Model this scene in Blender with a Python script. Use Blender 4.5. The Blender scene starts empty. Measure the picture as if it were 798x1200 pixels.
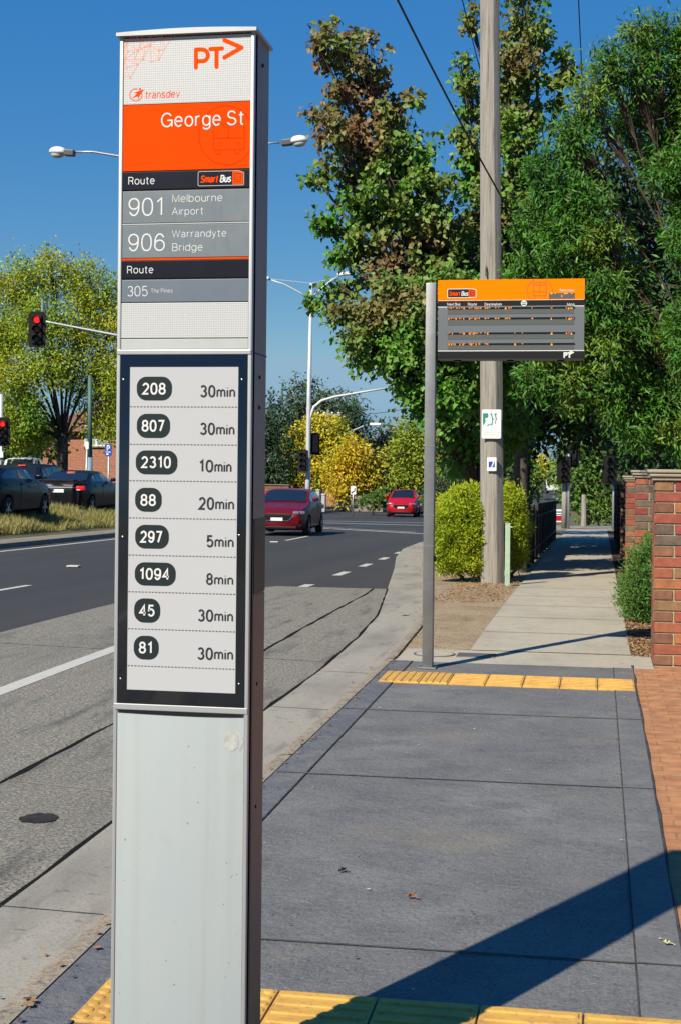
import bpy, bmesh, math, random
import numpy as np
from mathutils import Vector, Matrix

S = bpy.context.scene
COL = S.collection
R_ = math.radians

# ------------------------------------------------------------------ camera, sky, sun, exposure
F, PX, PY, ROLL, YAW, EYE = 1700.0, 399.0, 541.0, 0.010, R_(10.04), 1.6
cam = bpy.data.objects.new('camera', bpy.data.cameras.new('camera'))
COL.objects.link(cam)
cam.matrix_world = Matrix.Translation((0, 0, EYE)) @ Matrix.Rotation(YAW, 4, 'Z') @ Matrix.Rotation(R_(90), 4, 'X') @ Matrix.Rotation(ROLL, 4, 'Z')
cam.data.sensor_width = 36
cam.data.lens = F / 1200 * 36
cam.data.shift_y = -59 / 1200
cam.data.clip_start = .1
cam.data.clip_end = 3000
S.camera = cam

SUN_EL = R_(40)
SHADOW = Vector((math.sin(R_(27.4)), math.cos(R_(27.4)), 0))
w = bpy.data.worlds.new('World'); S.world = w; w.use_nodes = True
nt = w.node_tree
sky = nt.nodes.new('ShaderNodeTexSky'); sky.sky_type = 'NISHITA'; sky.sun_disc = False
sky.sun_elevation = SUN_EL; sky.sun_rotation = R_(207.4)
sky.air_density = 1.0; sky.dust_density = 0.0; sky.ozone_density = 6.0
bg = nt.nodes['Background']; bg.inputs[1].default_value = 0.066
# a deep, even autumn blue: more saturated and less bright at the horizon than the raw sky model
_sp = nt.nodes.new('ShaderNodeSeparateColor'); _sp.mode = 'HSV'; _cb = nt.nodes.new('ShaderNodeCombineColor'); _cb.mode = 'HSV'
_s = nt.nodes.new('ShaderNodeMath'); _s.operation = 'MULTIPLY'; _s.inputs[1].default_value = 1.27; _s.use_clamp = True
_p = nt.nodes.new('ShaderNodeMath'); _p.operation = 'POWER'; _p.inputs[1].default_value = .26
_k = nt.nodes.new('ShaderNodeMath'); _k.operation = 'MULTIPLY'; _k.inputs[1].default_value = 3.6
nt.links.new(sky.outputs[0], _sp.inputs[0]); nt.links.new(_sp.outputs[0], _cb.inputs[0]); nt.links.new(_sp.outputs[1], _s.inputs[0]); nt.links.new(_s.outputs[0], _cb.inputs[1])
nt.links.new(_sp.outputs[2], _p.inputs[0]); nt.links.new(_p.outputs[0], _k.inputs[0]); nt.links.new(_k.outputs[0], _cb.inputs[2]); 
_rs = nt.nodes.new('ShaderNodeSeparateColor'); _rc = nt.nodes.new('ShaderNodeCombineColor'); nt.links.new(_cb.outputs[0], _rs.inputs[0]); nt.links.new(_rs.outputs[2], _rc.inputs[2])
for _i, _f in ((0, .46), (1, .755)):          # no yellow or green cast above the horizon
    _a = nt.nodes.new('ShaderNodeMath'); _a.operation = 'MULTIPLY'; _a.inputs[1].default_value = _f; nt.links.new(_rs.outputs[2], _a.inputs[0])
    _m = nt.nodes.new('ShaderNodeMath'); _m.operation = 'MINIMUM'; nt.links.new(_rs.outputs[_i], _m.inputs[0]); nt.links.new(_a.outputs[0], _m.inputs[1]); nt.links.new(_m.outputs[0], _rc.inputs[_i])
nt.links.new(_rc.outputs[0], bg.inputs[0])
sl = bpy.data.lights.new('sun', 'SUN'); sl.energy = 5.0; sl.angle = R_(.53); sl.color = (1, .92, .77)
so = bpy.data.objects.new('sun', sl); COL.objects.link(so)
so.rotation_euler = (SHADOW * math.cos(SUN_EL) + Vector((0, 0, -math.sin(SUN_EL)))).to_track_quat('-Z', 'Y').to_euler()
S.view_settings.view_transform = 'Standard'
S.view_settings.look = 'None'
S.view_settings.exposure = 0.585
S.view_settings.gamma = 1

# ------------------------------------------------------------------ surveying: pixels of the photograph to points of the place
def tz(Y):
    if Y < 10: return 0.0
    if Y < 20: return -.001 * (Y - 10) ** 2
    if Y < 100: return -.02 * (Y - 15)
    if Y < 250: return -1.7 - .011 * (Y - 100)
    return -3.35
def ray(px, py):
    u, v = px - PX, py - PY
    u, v = u * math.cos(ROLL) + v * math.sin(ROLL), -u * math.sin(ROLL) + v * math.cos(ROLL)
    return u / F, v / F
def at(px, py, D):
    u, v = ray(px, py)
    return Vector((u * D * math.cos(YAW) - D * math.sin(YAW), u * D * math.sin(YAW) + D * math.cos(YAW), EYE - v * D))
def on_plane(px, py, Y):
    u, v = ray(px, py)
    return at(px, py, Y / (u * math.sin(YAW) + math.cos(YAW)))
def gx(px, D):
    p = at(px, PY, D); return p.x, p.y

# ------------------------------------------------------------------ materials
K_ = .885          # every surface colour below was matched at one exposure; this keeps them together
def mat(name, col, rough=.6, metal=0., var=0., vscale=4., bump=0., bscale=60., coat=0., emit=0., alpha=None, spec=.5, col2=None, detail=6, contrast=.25, trans=0., island=0., coords='Object', bdist=.01):
    m = bpy.data.materials.new(name); m.use_nodes = True
    n = m.node_tree.nodes; l = m.node_tree.links
    b = n['Principled BSDF']
    if not (emit or trans):
        col = tuple(c * K_ for c in col); col2 = col2 and tuple(c * K_ for c in col2)
    b.inputs['Roughness'].default_value = rough
    b.inputs['Metallic'].default_value = metal
    b.inputs['Specular IOR Level'].default_value = spec
    b.inputs['Coat Weight'].default_value = coat
    b.inputs['Coat Roughness'].default_value = .05
    c4 = (*col, 1)
    b.inputs['Base Color'].default_value = c4
    src = None
    tc = n.new('ShaderNodeTexCoord')
    if var or col2:
        nz = n.new('ShaderNodeTexNoise'); nz.inputs['Scale'].default_value = vscale; nz.inputs['Detail'].default_value = detail
        nz.inputs['Roughness'].default_value = .65
        l.new(tc.outputs[coords], nz.inputs['Vector'])
        cr = n.new('ShaderNodeValToRGB')
        cr.color_ramp.elements[0].position = .5 - contrast; cr.color_ramp.elements[1].position = .5 + contrast
        if col2:
            cr.color_ramp.elements[0].color = c4; cr.color_ramp.elements[1].color = (*col2, 1)
        else:
            cr.color_ramp.elements[0].color = (*[c * (1 - var) for c in col], 1)
            cr.color_ramp.elements[1].color = (*[min(1, c * (1 + var)) for c in col], 1)
        l.new(nz.outputs['Fac'], cr.inputs[0])
        src = cr.outputs[0]
    if island:
        g = n.new('ShaderNodeNewGeometry')
        hs = n.new('ShaderNodeHueSaturation')
        mr = n.new('ShaderNodeMapRange'); mr.inputs[3].default_value = 1 - island; mr.inputs[4].default_value = 1 + island
        l.new(g.outputs['Random Per Island'], mr.inputs[0]); l.new(mr.outputs[0], hs.inputs['Value'])
        mh = n.new('ShaderNodeMath'); mh.operation = 'MULTIPLY_ADD'; mh.inputs[1].default_value = .04; mh.inputs[2].default_value = .48
        l.new(g.outputs['Random Per Island'], mh.inputs[0]); l.new(mh.outputs[0], hs.inputs['Hue'])
        if src: l.new(src, hs.inputs['Color'])
        else: hs.inputs['Color'].default_value = c4
        src = hs.outputs[0]
    if src: l.new(src, b.inputs['Base Color'])
    if bump:
        nb = n.new('ShaderNodeTexNoise'); nb.inputs['Scale'].default_value = bscale; nb.inputs['Detail'].default_value = 5
        l.new(tc.outputs[coords], nb.inputs['Vector'])
        bp = n.new('ShaderNodeBump'); bp.inputs['Strength'].default_value = bump; bp.inputs['Distance'].default_value = bdist
        l.new(nb.outputs['Fac'], bp.inputs['Height']); l.new(bp.outputs[0], b.inputs['Normal'])
    if emit:
        b.inputs['Emission Color'].default_value = c4; b.inputs['Emission Strength'].default_value = emit
    if trans:
        tr = n.new('ShaderNodeBsdfTranslucent'); mx = n.new('ShaderNodeMixShader'); mx.inputs[0].default_value = trans
        if src: l.new(src, tr.inputs['Color'])
        else: tr.inputs['Color'].default_value = c4
        l.new(b.outputs[0], mx.inputs[1]); l.new(tr.outputs[0], mx.inputs[2])
        l.new(mx.outputs[0], n['Material Output'].inputs[0])
    return m

def layered(name, base, rough, layers, bumps=()):
    """base colour, then [(scale xyz, detail, lo, hi, colour, mode)] noise stains over it, and bumps [(scale, strength, dist)]"""
    m = bpy.data.materials.new(name); m.use_nodes = True
    n = m.node_tree.nodes; l = m.node_tree.links; b = n['Principled BSDF']
    b.inputs['Roughness'].default_value = rough
    tc = n.new('ShaderNodeTexCoord')
    rgb = n.new('ShaderNodeRGB'); rgb.outputs[0].default_value = (*[c * K_ for c in base], 1); cur = rgb.outputs[0]
    for sc, det, lo, hi, c, amt in layers:
        mp = n.new('ShaderNodeMapping'); mp.inputs['Scale'].default_value = sc
        l.new(tc.outputs['Object'], mp.inputs[0])
        nz = n.new('ShaderNodeTexNoise'); nz.inputs['Scale'].default_value = 1; nz.inputs['Detail'].default_value = det; nz.inputs['Roughness'].default_value = .62
        l.new(mp.outputs[0], nz.inputs['Vector'])
        mr = n.new('ShaderNodeMapRange'); mr.inputs[1].default_value = lo; mr.inputs[2].default_value = hi; mr.inputs[4].default_value = amt
        l.new(nz.outputs['Fac'], mr.inputs[0])
        mx = n.new('ShaderNodeMix'); mx.data_type = 'RGBA'
        l.new(mr.outputs[0], mx.inputs[0]); l.new(cur, mx.inputs[6]); mx.inputs[7].default_value = (*[v * K_ for v in c], 1)
        cur = mx.outputs[2]
    l.new(cur, b.inputs['Base Color'])
    prev = None
    for sc, st, dist in bumps:
        nz = n.new('ShaderNodeTexNoise'); nz.inputs['Scale'].default_value = sc; nz.inputs['Detail'].default_value = 4
        nz.inputs['Distortion'].default_value = .8
        l.new(tc.outputs['Object'], nz.inputs['Vector'])
        bp = n.new('ShaderNodeBump'); bp.inputs['Strength'].default_value = st; bp.inputs['Distance'].default_value = dist
        l.new(nz.outputs['Fac'], bp.inputs['Height'])
        if prev: l.new(prev, bp.inputs['Normal'])
        prev = bp.outputs[0]
    if prev: l.new(prev, b.inputs['Normal'])
    return m

def brick_mat(name, c1, c2, mortar, bw, bh, mw=.01, flat=False, rough=.85):
    c1, c2, mortar = [tuple(v * K_ for v in c) for c in (c1, c2, mortar)]
    m = bpy.data.materials.new(name); m.use_nodes = True
    n = m.node_tree.nodes; l = m.node_tree.links; b = n['Principled BSDF']; b.inputs['Roughness'].default_value = rough
    tc = n.new('ShaderNodeTexCoord'); sx = n.new('ShaderNodeSeparateXYZ'); l.new(tc.outputs['Object'], sx.inputs[0])
    cb = n.new('ShaderNodeCombineXYZ')
    if flat:
        l.new(sx.outputs[0], cb.inputs[0]); l.new(sx.outputs[1], cb.inputs[1])
    else:
        ad = n.new('ShaderNodeMath'); l.new(sx.outputs[0], ad.inputs[0]); l.new(sx.outputs[1], ad.inputs[1])
        l.new(ad.outputs[0], cb.inputs[0]); l.new(sx.outputs[2], cb.inputs[1])
    bt = n.new('ShaderNodeTexBrick'); bt.inputs['Scale'].default_value = 1
    bt.inputs['Color1'].default_value = (*c1, 1); bt.inputs['Color2'].default_value = (*c2, 1); bt.inputs['Mortar'].default_value = (*mortar, 1)
    bt.inputs['Brick Width'].default_value = bw; bt.inputs['Row Height'].default_value = bh; bt.inputs['Mortar Size'].default_value = mw
    bt.inputs['Mortar Smooth'].default_value = .2
    l.new(cb.outputs[0], bt.inputs['Vector'])
    nz = n.new('ShaderNodeTexNoise'); nz.inputs['Scale'].default_value = 9; nz.inputs['Detail'].default_value = 8
    l.new(tc.outputs['Object'], nz.inputs['Vector'])
    mr = n.new('ShaderNodeMapRange'); mr.inputs[1].default_value = .25; mr.inputs[2].default_value = .75; mr.inputs[3].default_value = .65; mr.inputs[4].default_value = 1.3
    l.new(nz.outputs['Fac'], mr.inputs[0])
    mx = n.new('ShaderNodeMix'); mx.data_type = 'RGBA'; mx.blend_type = 'MULTIPLY'; mx.inputs[0].default_value = 1
    l.new(bt.outputs['Color'], mx.inputs[6]); l.new(mr.outputs[0], mx.inputs[7]); l.new(mx.outputs[2], b.inputs['Base Color'])
    bp = n.new('ShaderNodeBump'); bp.inputs['Strength'].default_value = .5; bp.inputs['Distance'].default_value = .006; bp.invert = True
    l.new(bt.outputs['Fac'], bp.inputs['Height']); l.new(bp.outputs[0], b.inputs['Normal'])
    return m

# setting
asphalt = layered('asphalt', (.026, .026, .028), .85, [((1.3, .02, 1), 3, .42, .62, (.036, .035, .034), .8), ((.5, .12, 1), 6, .42, .7, (.040, .039, .038), .8), ((60, 60, 60), 3, .5, .7, (.075, .073, .07), .6), ((3, .3, 1), 5, .58, .75, (.028, .028, .03), .6)], [(120, .5, .01)])
bay = layered('bus_bay_concrete', (.255, .235, .19), .9, [((55, 55, 55), 3, .44, .6, (.06, .056, .05), .8), ((38, 38, 38), 2, .56, .68, (.40, .37, .31), .75), ((.9, .25, 1), 6, .5, .72, (.14, .13, .11), .7), ((5, .8, 1), 6, .54, .7, (.05, .048, .045), .65), ((12, 3, 12), 5, .6, .72, (.045, .043, .04), .5)], [(60, .8, .012)])
gutter_m = layered('gutter_concrete', (.32, .295, .245), .85, [((2, .6, 1), 6, .45, .7, (.19, .175, .15), .85), ((70, 70, 70), 3, .5, .7, (.16, .15, .13), .6), ((11, 11, 11), 6, .62, .7, (.06, .055, .05), .6), ((6, 1.2, 6), 6, .55, .7, (.12, .11, .095), .6)], [(70, .4, .006)])
kerb_m = layered('kerb_concrete', (.30, .255, .19), .9, [((3, 3, 3), 6, .45, .7, (.19, .155, .115), .85), ((45, 45, 45), 3, .5, .66, (.13, .11, .085), .7), ((14, 14, 14), 5, .58, .68, (.07, .058, .046), .65)], [(60, .7, .01)])
pad_m = layered('dark_textured_concrete', (.128, .128, .126), .8, [((1.3, 1.0, 1), 7, .44, .66, (.19, .187, .178), .85), ((3, 4, 3), 7, .45, .66, (.085, .087, .092), .8), ((18, 30, 14), 6, .5, .7, (.21, .207, .2), .45), ((34, 18, 14), 6, .54, .7, (.065, .066, .071), .55), ((.8, 1.1, 1), 5, .56, .68, (.205, .18, .14), .6), ((90, 90, 90), 3, .52, .68, (.26, .255, .245), .6), ((70, 70, 70), 3, .54, .68, (.032, .034, .04), .6)], [(24, .6, .010), (110, .45, .005)])
band_m = layered('blue_edge_band', (.103, .108, .122), .8, [((5, 5, 5), 7, .42, .64, (.16, .158, .155), .85), ((30, 14, 14), 6, .54, .7, (.055, .06, .08), .6), ((80, 80, 80), 3, .54, .7, (.16, .155, .15), .5)], [(30, .8, .012), (110, .5, .006)])
rband_m = layered('right_edge_band', (.13, .129, .127), .8, [((5, 5, 5), 7, .45, .66, (.185, .182, .175), .8), ((40, 26, 14), 6, .52, .7, (.062, .063, .067), .65), ((80, 80, 80), 3, .54, .7, (.19, .185, .18), .5)], [(30, .6, .010)])
path_m = layered('pale_concrete', (.42, .38, .295), .88, [((1.4, .6, 1), 6, .45, .68, (.32, .29, .235), .85), ((3, 9, 3), 6, .5, .7, (.46, .42, .335), .6), ((8, 8, 8), 6, .58, .7, (.19, .172, .14), .6), ((80, 80, 80), 2, .5, .72, (.22, .2, .165), .55)], [(80, .4, .006)])
cross_m = layered('side_street_concrete', (.26, .245, .21), .9, [((.6, .6, 1), 6, .45, .7, (.19, .18, .16), .8)], [(60, .3, .005)])
dirt_m = layered('dry_dirt', (.42, .315, .19), .95, [((1.6, 1.6, 1.6), 7, .44, .64, (.31, .225, .135), .85), ((60, 60, 60), 4, .5, .64, (.2, .14, .085), .7), ((35, 35, 35), 2, .6, .7, (.5, .4, .26), .8), ((5, 5, 5), 6, .56, .7, (.12, .075, .045), .7)], [(50, 1, .03)])
mulch_m = layered('bark_mulch_base', (.12, .07, .04), .95, [((30, 30, 30), 5, .45, .6, (.04, .025, .015), .9)], [(40, 1, .03)])
verge_m = layered('dry_grass_ground', (.12, .105, .05), .95, [((.5, .5, .5), 7, .42, .65, (.065, .08, .025), .9), ((20, 20, 20), 5, .5, .7, (.18, .14, .08), .6)], [(20, .8, .03)])
hill_m = mat('hill_scrub', (.05, .07, .03), .95, var=.5, vscale=.2)
joint_m = mat('joint_sealant', (.014, .013, .012), .9, var=.3, vscale=20, spec=.05)
groove_m = mat('groove_dirt', (.062, .061, .062), .9, var=.6, vscale=9, spec=.1)
white_paint = layered('road_paint', (.50, .49, .43), .7, [((9, 9, 9), 6, .52, .7, (.42, .41, .38), .7), ((90, 90, 90), 2, .6, .75, (.3, .3, .29), .6)], [(90, .3, .004)])
tact_m = layered('yellow_tactile', (.62, .35, .07), .7, [((6, 6, 6), 6, .46, .66, (.46, .25, .055), .85), ((40, 40, 40), 4, .56, .68, (.28, .175, .07), .7)], [(80, .3, .004)])
pav_m = brick_mat('terracotta_pavers', (.44, .20, .082), (.39, .17, .07), (.31, .15, .065), .235, .118, .006, flat=True)
# objects
steel = mat('galvanised_steel', (.48, .5, .52), .45, .7, var=.15, vscale=8)
pole_grey = mat('pale_pole_paint', (.55, .57, .58), .5, .2, var=.12, vscale=6)
black_pl = mat('black_plastic', (.010, .010, .011), .5, spec=.2)
tyre_m = mat('tyre_rubber', (.016, .016, .016), .85, var=.3, vscale=30)
glass_m = mat('dark_car_glass', (.010, .013, .016), .06, spec=.8, coat=.3)
chrome = mat('chrome', (.75, .75, .76), .15, 1)
rim_m = mat('alloy_rim', (.42, .43, .45), .3, .8)
red_lamp = mat('red_lamp_plastic', (.42, .01, .012), .2, coat=1)
brake_m = mat('lit_brake_lamp', (.42, .008, .008), .3, emit=.5)
white_lamp = mat('clear_lamp', (.72, .75, .78), .1, coat=1)
plate_m = mat('number_plate', (.72, .74, .74), .5)
amber_m = mat('amber_plastic', (.6, .2, .02), .3)
skin_m = mat('skin', (.50, .29, .2), .55, var=.1)
cloth_m = mat('dark_cloth', (.03, .035, .06), .9)
green_paint = mat('pale_green_paint', (.33, .44, .32), .6, var=.2, vscale=10)
dark_fence = mat('dark_fence_paint', (.025, .03, .027), .6, var=.3, vscale=9)

# ------------------------------------------------------------------ mesh helpers
class MB:
    def __init__(s): s.v = []; s.f = []; s.m = []; s.cur = 0
    def add(s, vs, fs, mi=None):
        o = len(s.v); s.v += [tuple(v) for v in vs]
        for f in fs: s.f.append([i + o for i in f]); s.m.append(s.cur if mi is None else mi)
    def box(s, x0, x1, y0, y1, z0, z1, mi=None, M=None):
        vs = [Vector((x, y, z)) for z in (z0, z1) for y in (y0, y1) for x in (x0, x1)]
        if M: vs = [M @ v for v in vs]
        s.add(vs, [(0, 2, 3, 1), (4, 5, 7, 6), (0, 1, 5, 4), (2, 6, 7, 3), (0, 4, 6, 2), (1, 3, 7, 5)], mi)
    def bevel_box(s, x0, x1, y0, y1, z0, z1, b=.01, mi=None, M=None):
        bm = bmesh.new(); bmesh.ops.create_cube(bm, size=1)
        for v in bm.verts:
            v.co = Vector((x0 if v.co.x < 0 else x1, y0 if v.co.y < 0 else y1, z0 if v.co.z < 0 else z1))
        bmesh.ops.bevel(bm, geom=bm.edges[:], offset=b, segments=2, affect='EDGES', profile=.6)
        s.bm(bm, mi, M)
    def bm(s, bm, mi=None, M=None):
        bm.verts.index_update()
        s.add([(M @ v.co) if M else v.co.copy() for v in bm.verts], [[v.index for v in f.verts] for f in bm.faces], mi); bm.free()
    def tube(s, pts, rad, n=8, mi=None, cap=True):
        pts = [Vector(p) for p in pts]
        if not hasattr(rad, '__len__'): rad = [rad] * len(pts)
        rings = []; ref = None
        for i, p in enumerate(pts):
            d = (pts[min(i + 1, len(pts) - 1)] - pts[max(i - 1, 0)]).normalized()
            if ref is None:
                ref = d.orthogonal().normalized()
            else:
                ref = (ref - d * ref.dot(d))
                ref = ref.normalized() if ref.length > 1e-5 else d.orthogonal().normalized()
            b = d.cross(ref)
            rings.append([p + (ref * math.cos(2 * math.pi * k / n) + b * math.sin(2 * math.pi * k / n)) * rad[i] for k in range(n)])
        vs = [v for r in rings for v in r]; fs = []
        for i in range(len(pts) - 1):
            for k in range(n): fs.append((i * n + k, i * n + (k + 1) % n, (i + 1) * n + (k + 1) % n, (i + 1) * n + k))
        if cap: fs += [tuple(range(n - 1, -1, -1)), tuple(range((len(pts) - 1) * n, len(pts) * n))]
        s.add(vs, fs, mi)
    def lathe(s, prof, n=20, mi=None, M=None):
        """profile [(r, z)] round the local Z axis"""
        vs = []; fs = []
        for r, z in prof:
            for k in range(n):
                a = 2 * math.pi * k / n; v = Vector((r * math.cos(a), r * math.sin(a), z)); vs.append(M @ v if M else v)
        for i in range(len(prof) - 1):
            for k in range(n): fs.append((i * n + k, i * n + (k + 1) % n, (i + 1) * n + (k + 1) % n, (i + 1) * n + k))
        fs += [tuple(range(n - 1, -1, -1)), tuple(range((len(prof) - 1) * n, len(prof) * n))]
        s.add(vs, fs, mi)
    # flat work on an upright face that looks towards -Y: points (x, z), the front at y
    def plate(s, pts, y, t=.001, mi=None):
        a = sum(pts[i][0] * pts[(i + 1) % len(pts)][1] - pts[(i + 1) % len(pts)][0] * pts[i][1] for i in range(len(pts)))
        if a < 0: pts = pts[::-1]
        n = len(pts)
        vs = [(p[0], y, p[1]) for p in pts] + [(p[0], y + t, p[1]) for p in pts]
        fs = [tuple(range(n)), tuple(range(2 * n - 1, n - 1, -1))] + [(i, i + n, (i + 1) % n + n, (i + 1) % n) for i in range(n)]
        s.add(vs, fs, mi)
    def stroke(s, pts, wd, y, t=.001, closed=False, mi=None, round_=True):
        P = [Vector((p[0], p[1])) for p in pts]
        if closed: P.append(P[0])
        for i in range(len(P) - 1):
            d = P[i + 1] - P[i]
            if d.length < 1e-7: continue
            nn = Vector((-d.y, d.x)).normalized() * wd / 2
            s.plate([P[i] + nn, P[i] - nn, P[i + 1] - nn, P[i + 1] + nn], y - .00001 * (i % 2), t, mi)
        if round_:
            for i, p in enumerate(P):
                s.plate([(p.x + wd / 2 * math.cos(k * math.pi / 6), p.y + wd / 2 * math.sin(k * math.pi / 6)) for k in range(12)], y - .00002 - .000007 * (i % 3), t, mi)
    def build(s, name, mats, parent=None, smooth=False, angle=None):
        me = bpy.data.meshes.new(name); me.from_pydata(s.v, [], s.f)
        if not isinstance(mats, (list, tuple)): mats = [mats]
        for m in mats: me.materials.append(m)
        if len(mats) > 1: me.polygons.foreach_set('material_index', [min(i, len(mats) - 1) for i in s.m])
        if smooth or angle:
            me.polygons.foreach_set('use_smooth', [True] * len(me.polygons))
            if angle: me.set_sharp_from_angle(angle=R_(angle))
        me.update()
        o = bpy.data.objects.new(name, me); COL.objects.link(o)
        if parent: o.parent = parent
        return o

def thing(name, label, cat, loc=(0, 0, 0), rot=0, group=None):
    o = bpy.data.objects.new(name, None); COL.objects.link(o); o.empty_display_size = .2
    o.location = loc; o.rotation_euler = (0, 0, rot)
    o['label'] = label; o['category'] = cat
    if group: o['group'] = group
    return o
def tag(o, label, cat, group=None):
    o['label'] = label; o['category'] = cat
    if group: o['group'] = group
    return o
def struct(o): o['kind'] = 'structure'; return o
def stuff(o, label, cat): o['kind'] = 'stuff'; o['label'] = label; o['category'] = cat; return o
def copy_tree(o, parent=None):
    c = o.copy(); COL.objects.link(c)
    if parent: c.parent = parent
    for ch in list(o.children): copy_tree(ch, c)
    return c
def arc(cx, cz, r, a0, a1, n=24, rz=None):
    return [(cx + r * math.cos(R_(a0 + (a1 - a0) * i / n)), cz + (rz or r) * math.sin(R_(a0 + (a1 - a0) * i / n))) for i in range(n + 1)]
def rrect(x0, x1, z0, z1, r, n=6):
    r = min(r, (x1 - x0) / 2 - 1e-5, (z1 - z0) / 2 - 1e-5)
    o = []
    for cx, cz, a in ((x1 - r, z1 - r, 0), (x0 + r, z1 - r, 90), (x0 + r, z0 + r, 180), (x1 - r, z0 + r, 270)):
        o += [(cx + r * math.cos(R_(a + 90 * i / n)), cz + r * math.sin(R_(a + 90 * i / n))) for i in range(n + 1)]
    return o

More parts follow.
